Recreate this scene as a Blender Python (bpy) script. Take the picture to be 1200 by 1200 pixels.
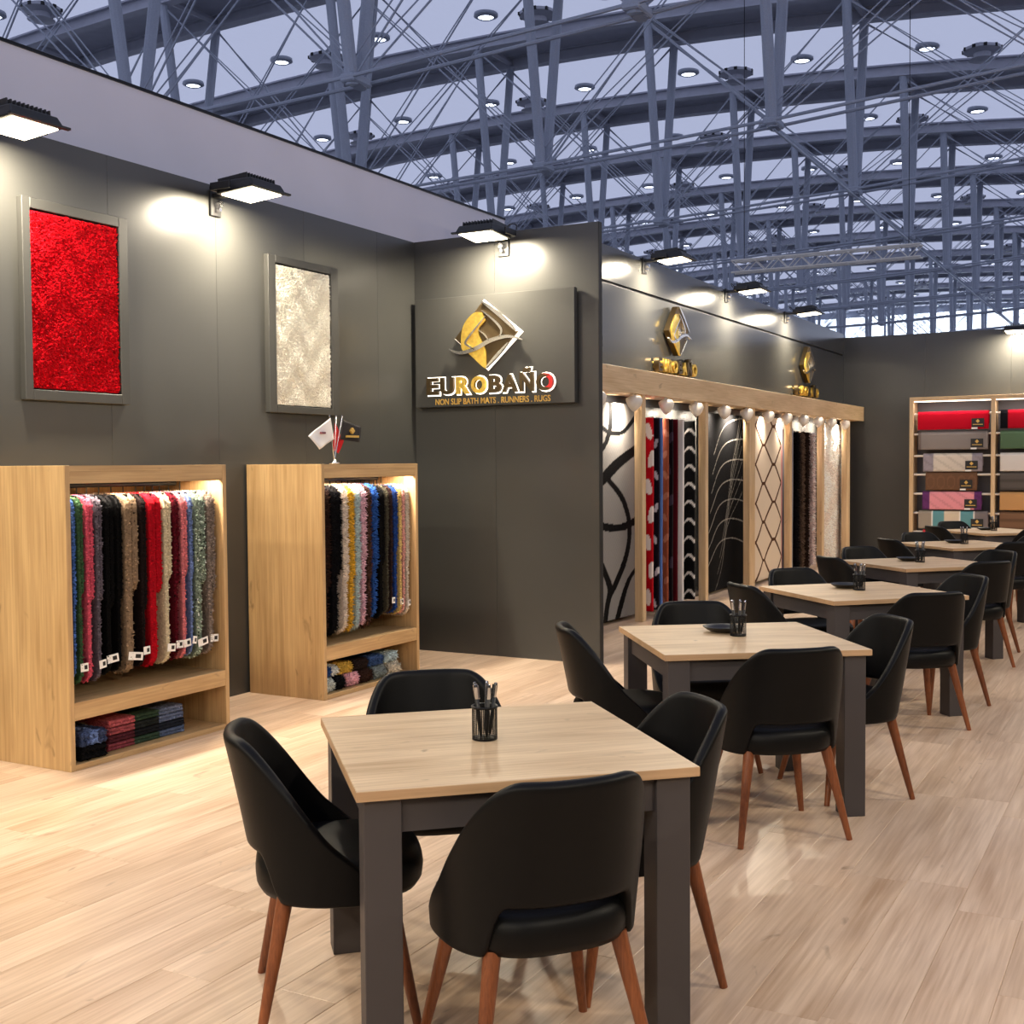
import bpy, bmesh, math, random
import numpy as np
from mathutils import Vector, Matrix

for o in list(bpy.data.objects): bpy.data.objects.remove(o)
SC = bpy.context.scene
COL = SC.collection
R = math.radians

# ------------------------------------------------------------------ camera
F = 1403.3; PITCH = R(2.289); ROLL = R(-0.4206); YAW = R(28.987); CH = 1.6
_fw = Vector((-math.sin(YAW)*math.cos(PITCH), math.cos(YAW)*math.cos(PITCH), -math.sin(PITCH)))
_r0 = Vector((math.cos(YAW), math.sin(YAW), 0)); _u0 = _r0.cross(_fw)
_r = math.cos(ROLL)*_r0 + math.sin(ROLL)*_u0
_u = -math.sin(ROLL)*_r0 + math.cos(ROLL)*_u0
cam = bpy.data.cameras.new('camera'); cam.sensor_width = 36; cam.lens = F/1200*36
cam.clip_end = 400; cam.clip_start = 0.05
camo = bpy.data.objects.new('camera', cam); COL.objects.link(camo)
camo.matrix_world = Matrix(((_r.x, _u.x, -_fw.x, 0), (_r.y, _u.y, -_fw.y, 0), (_r.z, _u.z, -_fw.z, CH), (0, 0, 0, 1)))
SC.camera = camo

# ------------------------------------------------------------------ world, exposure
W = bpy.data.worlds.new('hall_daylight'); SC.world = W; W.use_nodes = True
W.node_tree.nodes['Background'].inputs[0].default_value = (0.66, 0.73, 1.0, 1)
W.node_tree.nodes['Background'].inputs[1].default_value = 1.2
SC.view_settings.view_transform = 'Standard'; SC.view_settings.look = 'None'
SC.view_settings.gamma = 1; SC.view_settings.use_curve_mapping = False
SC.view_settings.exposure = -0.1
FLOOD_W = 78.0          # each wall flood lamp
ROOM_W = 66.0          # flood lamps of the walls behind the camera, aimed into the stand
SPOT_W = 60.0

# ------------------------------------------------------------------ helpers
def lin(c):
    return tuple((x/12.92 if x <= 0.04045 else ((x+0.055)/1.055)**2.4) for x in [v/255 for v in c])
def rgba(c): return (*lin(c), 1)

def tag(o, label=None, cat=None, group=None, kind=None):
    if label: o['label'] = label
    if cat: o['category'] = cat
    if group: o['group'] = group
    if kind: o['kind'] = kind
    return o
def empty(name, loc=(0, 0, 0), rz=0):
    o = bpy.data.objects.new(name, None); COL.objects.link(o)
    o.location = loc; o.rotation_euler = (0, 0, rz); o.empty_display_size = .1
    return o
def link(name, me, mat=None, parent=None, loc=None, rot=None):
    o = bpy.data.objects.new(name, me); COL.objects.link(o)
    if mat is not None and not me.materials: me.materials.append(mat)
    if parent: o.parent = parent
    if loc is not None: o.location = loc
    if rot is not None: o.rotation_euler = rot
    return o
def copy_tree(o, parent=None):
    c = o.copy(); COL.objects.link(c)
    if parent: c.parent = parent
    for ch in list(o.children): copy_tree(ch, c)
    return c

class G:
    """collects geometry of one part"""
    def __init__(s): s.v = []; s.f = []; s.m = []
    def add(s, v, f, m=0):
        n = len(s.v); s.v += [tuple(p) for p in v]
        s.f += [tuple(i+n for i in q) for q in f]; s.m += [m]*len(f); return s
    def box(s, x0, x1, y0, y1, z0, z1, m=0):
        v = [(x, y, z) for x in (x0, x1) for y in (y0, y1) for z in (z0, z1)]
        return s.add(v, [(0, 1, 3, 2), (4, 6, 7, 5), (0, 4, 5, 1), (2, 3, 7, 6), (0, 2, 6, 4), (1, 5, 7, 3)], m)
    def tube(s, a, b, r0, r1=None, n=10, m=0, caps=True):
        a = Vector(a); b = Vector(b); r1 = r0 if r1 is None else r1
        d = (b-a).normalized(); x = d.orthogonal().normalized(); y = d.cross(x)
        v = []
        for p, r in ((a, r0), (b, r1)):
            for i in range(n):
                t = 2*math.pi*i/n; v.append(p + x*(r*math.cos(t)) + y*(r*math.sin(t)))
        f = [(i, (i+1) % n, n+(i+1) % n, n+i) for i in range(n)]
        if caps: f += [tuple(range(n))[::-1], tuple(range(n, 2*n))]
        return s.add(v, f, m)
    def path(s, pts, r, n=6, m=0):
        for a, b in zip(pts, pts[1:]): s.tube(a, b, r, r, n, m)
        return s
    def lathe(s, prof, n=24, c=(0, 0, 0), m=0, close=False):
        v = [(c[0]+r*math.cos(2*math.pi*i/n), c[1]+r*math.sin(2*math.pi*i/n), c[2]+z) for r, z in prof for i in range(n)]
        f = [(k*n+i, k*n+(i+1) % n, (k+1)*n+(i+1) % n, (k+1)*n+i) for k in range(len(prof)-1) for i in range(n)]
        if close: f += [tuple(range(n))[::-1], tuple(range((len(prof)-1)*n, len(prof)*n))]
        return s.add(v, f, m)
    def prism(s, poly, d0, d1, fn=lambda a, b, d: (a, d, b), m=0):
        n = len(poly)
        v = [fn(a, b, d0) for a, b in poly] + [fn(a, b, d1) for a, b in poly]
        f = [tuple(range(n)), tuple(range(n, 2*n))[::-1]] + [(i, n+i, n+(i+1) % n, (i+1) % n) for i in range(n)]
        return s.add(v, f, m)
    def mesh(s, name, smooth=False, bevel=0, seg=2, fix=True):
        me = bpy.data.meshes.new(name)
        me.from_pydata(s.v, [], s.f)
        if any(s.m): me.polygons.foreach_set('material_index', s.m)
        if fix or bevel:
            bm = bmesh.new(); bm.from_mesh(me)
            if bevel:
                bmesh.ops.bevel(bm, geom=[e for e in bm.edges if len(e.link_faces) == 2 and e.calc_face_angle(0) > .5],
                                offset=bevel, segments=seg, profile=.5, affect='EDGES', clamp_overlap=True)
            if fix: bmesh.ops.recalc_face_normals(bm, faces=bm.faces)
            bm.to_mesh(me); bm.free()
        if smooth: me.shade_smooth()
        me.update(); return me
    def build(s, name, mat, parent=None, smooth=False, bevel=0, loc=None, rot=None, seg=2, fix=True):
        me = s.mesh(name, smooth, bevel, seg, fix)
        for q in (mat if isinstance(mat, (list, tuple)) else [mat]): me.materials.append(q)
        return link(name, me, None, parent, loc, rot)

def smooth_angle(o, a=40):
    me = o.data; me.shade_smooth()
    try: me.set_sharp_from_angle(angle=R(a))
    except Exception: pass
    return o

def npmesh(name, V, Fc, smooth=False, colors=None):
    me = bpy.data.meshes.new(name)
    V = np.asarray(V, np.float32); Fc = np.asarray(Fc, np.int32); k = Fc.shape[1]
    me.vertices.add(len(V)); me.vertices.foreach_set('co', V.ravel())
    me.loops.add(Fc.size); me.loops.foreach_set('vertex_index', Fc.ravel())
    me.polygons.add(len(Fc)); me.polygons.foreach_set('loop_start', np.arange(0, Fc.size, k, dtype=np.int32))
    me.update(calc_edges=True)
    if smooth: me.shade_smooth()
    if colors is not None:
        at = me.color_attributes.new('Col', 'FLOAT_COLOR', 'POINT')
        c4 = np.ones((len(V), 4), np.float32); c4[:, :3] = colors
        at.data.foreach_set('color', c4.ravel())
    me.validate(); return me

RNG = np.random.default_rng(7)
random.seed(7)
def tufts(P, N, L, r, colors=None, lean=.5):
    """little three sided tufts of pile standing on points P with normals N"""
    n = len(P); P = np.asarray(P, float); N = np.asarray(N, float)
    D = N + RNG.normal(0, lean, (n, 3)); D /= np.linalg.norm(D, axis=1)[:, None]
    A = np.cross(D, RNG.normal(0, 1, (n, 3))); A /= np.linalg.norm(A, axis=1)[:, None]
    B = np.cross(D, A); V = np.empty((n, 4, 3))
    rr = r*RNG.uniform(.7, 1.3, (n, 1)); LL = L*RNG.uniform(.6, 1.25, (n, 1))
    for k in range(3):
        t = 2*math.pi*k/3; V[:, k] = P + rr*(A*math.cos(t)+B*math.sin(t)) - N*r*.4
    V[:, 3] = P + D*LL
    b = np.arange(n)[:, None]*4
    Fc = np.concatenate([b+[0, 1, 3], b+[1, 2, 3], b+[2, 0, 3]])
    C = None if colors is None else np.repeat(colors, 4, axis=0)
    return V.reshape(-1, 3), Fc, C

# ------------------------------------------------------------------ materials
def newmat(name):
    m = bpy.data.materials.new(name); m.use_nodes = True
    return m, m.node_tree.nodes, m.node_tree.links, m.node_tree.nodes['Principled BSDF']
def plain(name, c, rough=.5, metal=0, noise=0, nscale=40, bump=0, bscale=200, spec=.5, coat=0):
    m, N, L, B = newmat(name)
    B.inputs['Base Color'].default_value = rgba(c); B.inputs['Roughness'].default_value = rough
    B.inputs['Metallic'].default_value = metal; B.inputs['Specular IOR Level'].default_value = spec
    B.inputs['Coat Weight'].default_value = coat
    tc = N.new('ShaderNodeTexCoord')
    if noise:
        t = N.new('ShaderNodeTexNoise'); t.inputs['Scale'].default_value = nscale; t.inputs['Detail'].default_value = 4
        L.new(tc.outputs['Object'], t.inputs['Vector'])
        mx = N.new('ShaderNodeMix'); mx.data_type = 'RGBA'
        l = lin(c)
        mx.inputs[6].default_value = (*[min(1, x*(1-noise)) for x in l], 1); mx.inputs[7].default_value = (*[min(1, x*(1+noise)) for x in l], 1)
        cr = N.new('ShaderNodeMapRange'); cr.inputs[1].default_value = .3; cr.inputs[2].default_value = .7
        L.new(t.outputs[0], cr.inputs[0]); L.new(cr.outputs[0], mx.inputs[0]); L.new(mx.outputs[2], B.inputs['Base Color'])
    if bump:
        t2 = N.new('ShaderNodeTexNoise'); t2.inputs['Scale'].default_value = bscale; t2.inputs['Detail'].default_value = 3
        L.new(tc.outputs['Object'], t2.inputs['Vector'])
        bp = N.new('ShaderNodeBump'); bp.inputs['Strength'].default_value = bump; bp.inputs['Distance'].default_value = .01
        L.new(t2.outputs[0], bp.inputs['Height']); L.new(bp.outputs[0], B.inputs['Normal'])
    return m
def emit(name, c, s):
    m, N, L, B = newmat(name)
    B.inputs['Base Color'].default_value = rgba(c); B.inputs['Emission Color'].default_value = rgba(c)
    B.inputs['Emission Strength'].default_value = s; return m
def wood(name, dark, light, axis='Z', scale=1, rough=.45, rnd=None, knots=True, amount=.12, bump=.05):
    """oak: long grain along one object axis, broad tone bands and a few dark knots"""
    m, N, L, B = newmat(name)
    tc = N.new('ShaderNodeTexCoord')
    off = N.new('ShaderNodeVectorMath'); off.operation = 'ADD'
    L.new(tc.outputs['Object'], off.inputs[0])
    rv = None
    if rnd:
        if rnd == 'object':
            oi = N.new('ShaderNodeObjectInfo'); rv = oi.outputs['Random']
        else:
            ge = N.new('ShaderNodeNewGeometry'); rv = ge.outputs['Random Per Island']
        ml = N.new('ShaderNodeMath'); ml.operation = 'MULTIPLY'; ml.inputs[1].default_value = 37.0
        L.new(rv, ml.inputs[0]); L.new(ml.outputs[0], off.inputs[1])
    def noise(sc, det, stretch, dist=0):
        mp = N.new('ShaderNodeMapping')
        v = [sc*stretch]*3; v['XYZ'.index(axis)] = sc
        mp.inputs['Scale'].default_value = v
        L.new(off.outputs[0], mp.inputs[0])
        t = N.new('ShaderNodeTexNoise'); t.inputs['Scale'].default_value = 1; t.inputs['Detail'].default_value = det
        t.inputs['Distortion'].default_value = dist
        L.new(mp.outputs[0], t.inputs['Vector']); return t.outputs[0]
    broad = noise(.8*scale, 2, 7, .4); fine = noise(2.2*scale, 5, 28, .2)
    ad = N.new('ShaderNodeMath'); ad.operation = 'MULTIPLY_ADD'; ad.inputs[1].default_value = .55
    L.new(fine, ad.inputs[0]); 
    mb = N.new('ShaderNodeMath'); mb.operation = 'MULTIPLY'; mb.inputs[1].default_value = .6; L.new(broad, mb.inputs[0]); L.new(mb.outputs[0], ad.inputs[2])
    mr = N.new('ShaderNodeMapRange'); mr.inputs[1].default_value = .36; mr.inputs[2].default_value = .78
    L.new(ad.outputs[0], mr.inputs[0])
    mx = N.new('ShaderNodeMix'); mx.data_type = 'RGBA'; mx.inputs[6].default_value = rgba(dark); mx.inputs[7].default_value = rgba(light)
    L.new(mr.outputs[0], mx.inputs[0]); outc = mx.outputs[2]
    if knots:
        k = noise(3*scale, 3, 2.6, 1.2)
        kr = N.new('ShaderNodeMapRange'); kr.inputs[1].default_value = .665; kr.inputs[2].default_value = .76; kr.inputs[4].default_value = .6
        L.new(k, kr.inputs[0])
        m2 = N.new('ShaderNodeMix'); m2.data_type = 'RGBA'; L.new(kr.outputs[0], m2.inputs[0]); L.new(outc, m2.inputs[6])
        m2.inputs[7].default_value = (*[x*.45 for x in lin(dark)], 1); outc = m2.outputs[2]
    if rv is not None:
        hs = N.new('ShaderNodeHueSaturation'); L.new(outc, hs.inputs['Color'])
        r2 = N.new('ShaderNodeMapRange'); r2.inputs[3].default_value = 1-amount; r2.inputs[4].default_value = 1+amount
        L.new(rv, r2.inputs[0]); L.new(r2.outputs[0], hs.inputs['Value']); outc = hs.outputs[0]
    L.new(outc, B.inputs['Base Color']); B.inputs['Roughness'].default_value = rough
    bp = N.new('ShaderNodeBump'); bp.inputs['Strength'].default_value = bump; bp.inputs['Distance'].default_value = .003
    L.new(fine, bp.inputs['Height']); L.new(bp.outputs[0], B.inputs['Normal'])
    return m
def colattr(name, rough=.9, bump=.4, bscale=150, sheen=0):
    m, N, L, B = newmat(name)
    a = N.new('ShaderNodeVertexColor'); a.layer_name = 'Col'
    L.new(a.outputs[0], B.inputs['Base Color']); B.inputs['Roughness'].default_value = rough
    B.inputs['Sheen Weight'].default_value = sheen; B.inputs['Specular IOR Level'].default_value = .08
    tc = N.new('ShaderNodeTexCoord'); t = N.new('ShaderNodeTexNoise'); t.inputs['Scale'].default_value = bscale
    L.new(tc.outputs['Object'], t.inputs['Vector'])
    bp = N.new('ShaderNodeBump'); bp.inputs['Strength'].default_value = bump; bp.inputs['Distance'].default_value = .01
    L.new(t.outputs[0], bp.inputs['Height']); L.new(bp.outputs[0], B.inputs['Normal'])
    return m

M = dict(
    wall=plain('anthracite_laminate', (61, 61, 59), .30, noise=.04, nscale=3, bump=.02, bscale=300),
    display_wall=plain('anthracite_gloss_laminate', (61, 61, 59), .2, noise=.04, nscale=3),
    pale=plain('pale_painted_board', (196, 194, 206), .7, noise=.03, nscale=1.5),
    joint=plain('black_joint', (8, 8, 8), .6),
    frame=plain('anthracite_frame', (54, 54, 52), .5),
    legs=plain('table_anthracite', (66, 61, 62), .5, bump=.02),
    leather=plain('black_leather', (10, 10, 11), .45, bump=.05, bscale=500, spec=.17),
    walnut=wood('walnut', (96, 50, 26), (150, 86, 48), 'Z', 3, .4, knots=False),
    cab=wood('golden_oak_board', (160, 126, 82), (208, 174, 124), 'Z', 1.2, .5),
    cab_h=wood('golden_oak_rail', (160, 126, 82), (208, 174, 124), 'Y', 1.2, .5),
    oakpost=wood('pale_oak_post', (180, 148, 106), (218, 190, 150), 'Z', 1.4, .5),
    oakbeam=wood('pale_oak_beam', (180, 148, 106), (218, 190, 150), 'Y', 1.2, .5),
    top=wood('oak_table_top', (176, 144, 106), (226, 200, 164), 'X', 1.6, .38, knots=True),
    topedge=wood('oak_edge_band', (168, 134, 98), (198, 162, 124), 'X', 2, .5, knots=False),
    plank=wood('oak_floor_plank', (178, 146, 117), (230, 204, 179), 'Y', 1.1, .3, rnd='object', amount=.045),
    plank_far=wood('oak_floor_planks_far', (178, 146, 117), (230, 204, 179), 'Y', 1.1, .3, rnd='island', amount=.045),
    black=plain('black_plastic', (16, 16, 17), .4), blackm=plain('black_metal', (20, 20, 22), .35, metal=.6),
    chrome=plain('chrome', (210, 210, 215), .15, metal=1), white=plain('white_plastic', (226, 218, 206), .5),
    gold=plain('gold', (250, 206, 100), .38, metal=1, noise=.2, nscale=30), bronze=plain('dark_bronze', (88, 74, 52), .3, metal=.8),
    silver=plain('polished_silver', (235, 232, 225), .2, metal=1), redplate=plain('red_plate', (190, 20, 24), .4),
    goldprint=plain('gold_print', (206, 166, 80), .5), halo=emit('backlit_halo', (255, 246, 232), 2.2),
    led=emit('flood_lamp_led', (255, 240, 205), 12), strip=emit('led_strip', (255, 236, 214), 5),
    shelf_back=plain('grey_shelf_back', (84, 81, 84), .6),
    steel=plain('grey_blue_steel', (158, 164, 178), .5, noise=.06), steel_dark=plain('grey_steel_beam', (164, 166, 178), .55, noise=.06, nscale=4),
    hallfloor=plain('hall_concrete', (120, 120, 122), .6, noise=.1, nscale=2),
    hall_led=emit('hall_downlight', (225, 236, 255), 7), daylight=emit('daylit_glazing', (226, 240, 255), 3),
    rug=colattr('patterned_rug', .8, .5, 120), pile=colattr('shaggy_pile', .85, .0, 100), mat=colattr('bath_mat', .9, .5, 160),
    tagw=plain('white_label', (238, 236, 230), .6), tagb=plain('black_label', (18, 17, 16), .5),
)
def ceil_mat():
    m, N, L, B = newmat('white_ribbed_roof_lining')
    B.inputs['Base Color'].default_value = rgba((214, 216, 226)); B.inputs['Roughness'].default_value = .7
    tc = N.new('ShaderNodeTexCoord'); w = N.new('ShaderNodeTexWave'); w.bands_direction = 'X'; w.inputs['Scale'].default_value = 1.2
    L.new(tc.outputs['Object'], w.inputs['Vector'])
    bp = N.new('ShaderNodeBump'); bp.inputs['Strength'].default_value = .25; bp.inputs['Distance'].default_value = .05
    L.new(w.outputs[0], bp.inputs['Height']); L.new(bp.outputs[0], B.inputs['Normal'])
    tr_ = N.new('ShaderNodeBsdfTranslucent'); tr_.inputs[0].default_value = (.72, .72, .74, 1)   # daylight glows through the lining
    mx = N.new('ShaderNodeMixShader'); mx.inputs[0].default_value = .75
    L.new(B.outputs[0], mx.inputs[1]); L.new(tr_.outputs[0], mx.inputs[2]); L.new(mx.outputs[0], N['Material Output'].inputs[0]); return m
M['ceiling'] = ceil_mat()

# ------------------------------------------------------------------ the hall: floor, roof, trusses, glazing
XW, YC, XD, YB = -5.72, 8.63, -5.0, 20.8      # left wall, sign wall, display wall, shelf wall
tag(G().box(-60, 40, -30, 108, -.3, -.1).build('floor_hall', M['hallfloor']), kind='structure')
def ztop(x): return 14.3-.0030*(x+21)**2
def zbot(x): return 8.55+.0021*(x+21)**2
xs = np.linspace(-62, 22, 43)
g = G()
vv = [(x, y, ztop(x)+.42) for x in xs for y in (-20, 108)]
n2 = len(xs)*2
ff = [(2*i, 2*i+1, 2*i+3, 2*i+2) for i in range(len(xs)-1)] 
g.add(vv, ff)
tag(g.build('ceiling', M['ceiling'], smooth=True), kind='structure')
# far end wall of the hall with its strip of glazing
ew = tag(G().box(-62, 22, 106, 106.4, -.1, 6).build('wall_hall_end', M['pale']), kind='structure')
wn = tag(G().box(-62, 22, 106.05, 106.35, 6, 6.25).box(-62, 22, 106.05, 106.35, 14.1, 14.8).build('window_1', M['steel']), kind='structure')
pm = G().box(-1.9, 1.9, -.03, .03, 0, 7.85).mesh('pane'); mm = G().box(-.1, .1, -.15, .15, 0, 7.85).mesh('mullion')
for i in range(21):
    link('pane' if -60+4*i < -9 else 'pane_right_%d_offscreen' % i, pm, M['daylight'], wn, (-60+4*i, 106.2, 6.25)); link('mullion', mm, M['steel'], wn, (-58+4*i, 106.2, 6.25))

NX = [3.5-5.6*i for i in range(8)]
def make_truss():
    t = empty('roof_truss', (0, 0, 0))
    tag(t, 'grey steel roof truss of twin beams, paired hanging struts and thin tie rods', 'truss', 'steel trusses under the hall roof')
    for s in (-1, 1):
        g = G(); xx = np.linspace(NX[-1]-3, NX[0]+5, 24)
        for a, b in zip(xx, xx[1:]):
            for w, z0, z1 in ((.15, 0, .05), (.03, .05, .33), (.15, .33, .38)):
                v = [(x, 1.05*s+q*w, ztop(x)+z) for x in (a, b) for q in (-1, 1) for z in (z0, z1)]
                g.add(v, [(0, 1, 3, 2), (4, 6, 7, 5), (0, 4, 5, 1), (2, 3, 7, 6), (0, 2, 6, 4), (1, 5, 7, 3)])
        g.build('top_beam', M['steel_dark'], t, fix=False)
    g = G()
    for a, b in zip(xx, xx[1:]):
        v = [(x, y, ztop(x)+z) for x in (a, b) for y in (-1.0, 1.0) for z in (.36, .40)]
        g.add(v, [(0, 1, 3, 2), (4, 6, 7, 5), (0, 4, 5, 1), (2, 3, 7, 6), (0, 2, 6, 4), (1, 5, 7, 3)])
    g.build('soffit', M['steel_dark'], t, fix=False)
    for s in (-.27, .27):
        g = G(); g.path([(x, s, zbot(x)) for x in [NX[0]+4]+NX+[NX[-1]-3]], .036, 6); g.build('bottom_chord', M['steel'], t)
    for x in NX:
        for s in (-1, 1):
            G().tube((x, .12*s, zbot(x)-.1), (x, 1.05*s, ztop(x)+.1), .125, .125, 10).build('strut', M['steel'], t)
        G().tube((x, -1.05, ztop(x)+.2), (x, 1.05, ztop(x)+.2), .1, .1, 6).build('cross_tie', M['steel_dark'], t)
        G().box(x-.16, x+.16, -.30, .30, zbot(x)-.08, zbot(x)+.08).build('node_plate', M['steel'], t, bevel=.03, seg=1)
    g = G()
    for a, b in zip(NX, NX[1:]):
        for s in (-1, 1):
            for p, q in ((a, b), (b, a)):
                g.tube((p, .1*s, zbot(p)), (q, 1.02*s, ztop(q)), .022, .022, 4, caps=False)
                g.tube((p, .1*s, zbot(p)+.35), (q, 1.02*s, ztop(q)-.05), .016, .016, 4, caps=False)
    g.build('brace_rods', M['steel'], t, fix=False)
    return t
TY = [18.2+7.5*k for k in range(-1, 12)]
tr = make_truss()
for i, y in enumerate(TY):
    t = tr if i == 0 else copy_tree(tr)
    t.location = (0, y, 0)
for x in (-7.7,):
    tag(G().tube((x, TY[2], zbot(x)-.12), (x, TY[-1], zbot(x)-.12), 0.032, .032, 8).build('longitudinal_tie', M['steel']),
        'long thin grey steel tube running between the bottom nodes of the trusses', 'tube', 'long ties between the trusses')
# ceiling downlights and air outlets
dl = empty('ceiling_light'); tag(dl, 'small round downlight glowing cool white in the hall roof', 'light', 'round downlights in the hall roof')
G().lathe([(.34, 0), (.36, -.1), (.24, -.16), (.22, -.05), (.34, 0)], 16).build('housing', M['steel'], dl, smooth=True)
G().lathe([(.001, -.12), (.23, -.12), (.23, -.06), (.001, -.06)], 16).build('lamp', M['hall_led'], dl)
vo = empty('air_outlet'); tag(vo, 'round grey air outlet with slotted rim hanging from the hall roof', 'vent', 'round air outlets in the hall roof')
G().lathe([(.3, 0), (.3, -.12), (.55, -.12), (.55, -.2), (.25, -.26), (.25, -.42), (.38, -.45), (.001, -.5)], 16).build('diffuser', M['steel_dark'], vo, smooth=False)
g = G()
for k in range(10):
    a = 2*math.pi*k/10; g.box(.52*math.cos(a)-.05, .52*math.cos(a)+.05, .52*math.sin(a)-.05, .52*math.sin(a)+.05, -.205, -.115)
g.build('rim_blocks', M['blackm'], vo)['kind'] = 'stuff'
first = True
for k in range(-1, 12):
    y = 18.2+7.5*k+4.9
    for j in range(8):
        x = -29.5+3.8*j+(.4 if k % 2 else 0)
        d = Vector((x, y, ztop(x)+.3-CH)); dz = d.dot(_fw)
        if dz > 1 and abs(F*d.dot(_r)/dz) < 615 and -F*d.dot(_u)/dz > -615:
            o = dl if first else copy_tree(dl); o.location = (x, y, ztop(x)+.44); first = False
        if j % 2 == (k % 2):
            v = vo if vo.location.length == 0 else copy_tree(vo); v.location = (x+1.5, y+.4, ztop(x+1.5)+.44)
# aluminium lighting truss hung in the hall
g = empty('lighting_truss', (-10.1, 30, 6.5)); tag(g, 'white aluminium box truss hanging level in the hall behind the stand', 'truss')
c = G()
for y in (0, .3):
    for z in (0, .3): c.tube((0, y, z), (4.7, y, z), .025, .025, 6)
c.build('chords', M['white'], g)
c = G()
for i in range(16):
    a = i*4.7/16; b = a+4.7/16
    for y in (0, .3): c.tube((a, y, 0 if i % 2 else .3), (b, y, .3 if i % 2 else 0), .012, .012, 4)
    for z in (0, .3): c.tube((a, 0 if i % 2 else .3, z), (b, .3 if i % 2 else 0, z), .012, .012, 4)
c.build('lattice', M['white'], g)
for x in (.3, 4.4): G().tube((x, .15, .3), (x, .15, ztop(-10+x)-6.1), .01, .01, 4).build('hanging_wire', M['blackm'], g)

# ------------------------------------------------------------------ floor of planks
fl = tag(G().box(-6.3, 2.6, -2.9, 21.2, -.1, -.012).build('floor', M['topedge']), kind='structure')
PWD, PL = .215, 1.29
pm = G().box(-PWD/2+.0004, PWD/2-.0004, -PL/2+.0004, PL/2-.0004, -.012, 0).mesh('plank', bevel=.0012, seg=1)
pm.materials.append(M['plank'])
cells = []
nx = 0; x = -6.25
while x < 2.55:
    off = random.uniform(0, PL); y = -2.9-off
    while y < 21.2:
        y0 = max(-2.9, y); y1 = min(21.2, y+PL)
        if y1-y0 > .05: cells.append((x+PWD/2, (y0+y1)/2, y1-y0))
        y += PL
    x += PWD
def inview(c):
    d = Vector((c[0], c[1], -CH)); z = d.dot(_fw)
    if z < .3: return -1
    u = F*d.dot(_r)/z; v = -F*d.dot(_u)/z
    if abs(u) > 660 or v > 700: return -1
    if c[0] < XW-.1 or (c[0] < -3.9 and c[1] > YC+.3 and c[0] < XD): return -1
    return 1/z
cells.sort(key=inview, reverse=True)
far = G()
for i, (x, y, l) in enumerate(cells):
    if i < 300:
        p = link('plank', pm, None, fl, (x, y, 0))
        if l < PL-.01: p.scale = (1, l/PL, 1)
    else:
        far.box(x-PWD/2+.0004, x+PWD/2-.0004, y-l/2+.0004, y+l/2-.0004, -.012, 0)
tag(far.build('planks', M['plank_far'], fl), kind='stuff')

# ------------------------------------------------------------------ walls
def panel_wall(name, mat, cuts, axis, c0, c1, h, z0=0, thick=None):
    """a wall of butt-jointed boards; cuts = joint positions along the run"""
    base = tag((G().box(c0, c1, cuts[0], cuts[-1], z0, h-.004) if axis == 'y' else G().box(cuts[0], cuts[-1], c0, c1, z0, h-.004)).build(name, mat), kind='structure')
    for a, b in zip(cuts, cuts[1:]):
        if axis == 'y': g = G().box(thick[0], thick[1], a+.0007, b-.0007, z0, h)
        else: g = G().box(a+.0007, b-.0007, thick[0], thick[1], z0, h)
        g.build('panel', mat, base, bevel=.0015, seg=1)
    return base
panel_wall('wall_left', M['wall'], [-2.8, -1.4, -.35, .6, 1.55, 2.5, 3.4, 4.32, 5.262, 6.203, 7.143, 8.084, 8.72], 'y', XW-.06, XW-.02, 3.5, thick=(XW-.02, XW))
panel_wall('wall_sign', M['wall'], [XW-.06, -4.93, -3.99], 'x', YC+.02, YC+.06, 3.5, thick=(YC, YC+.02))
G().box(-3.99, -3.985, YC, YC+.06, 0, 3.5).build('edge_trim', M['joint'], bpy.data.objects['wall_sign'])
wd = tag(G().box(XD-.06, XD-.02, 10.0, YB+.06, 0, 3.785).build('wall_display', M['joint']), kind='structure')
for a, b in ((10.0, 12.6), (12.6, 15.0), (15.0, 17.4), (17.4, 19.8), (19.8, YB)):
    G().box(XD-.02, XD, a+.001, b-.001, 0, 3.40).build('panel', M['display_wall'], wd)
    G().box(XD-.02, XD, a+.001, b-.001, 3.43, 3.78).build('panel', M['display_wall'], wd)
panel_wall('wall_back', M['wall'], [XD-.06, -3.66, -2.33, -1.0, .3, 1.6, 2.6], 'x', YB+.02, YB+.06, 3.72, thick=(YB, YB+.02))
panel_wall('wall_right', M['wall'], [-2.8, -.4, 2, 4.4, 6.8, 9.2, 11.6, 14, 16.4, 18.8, YB], 'y', 2.62, 2.66, 3.5, thick=(2.6, 2.62))
panel_wall('wall_front', M['wall'], [XW, -4, -2.4, -.8, .8, 2.6], 'x', -2.9, -2.86, 3.5, thick=(-2.86, -2.84))
# the neighbouring stand's pale wall, taller, just behind the left wall
nb = tag(G().box(-6.15, -6.10, -3, 10.9, -.1, 4.12).build('wall_neighbour', M['pale']), kind='structure')
G().box(-6.16, -6.09, -3, 10.9, 4.12, 4.14).build('top_rail', M['blackm'], nb)

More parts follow.
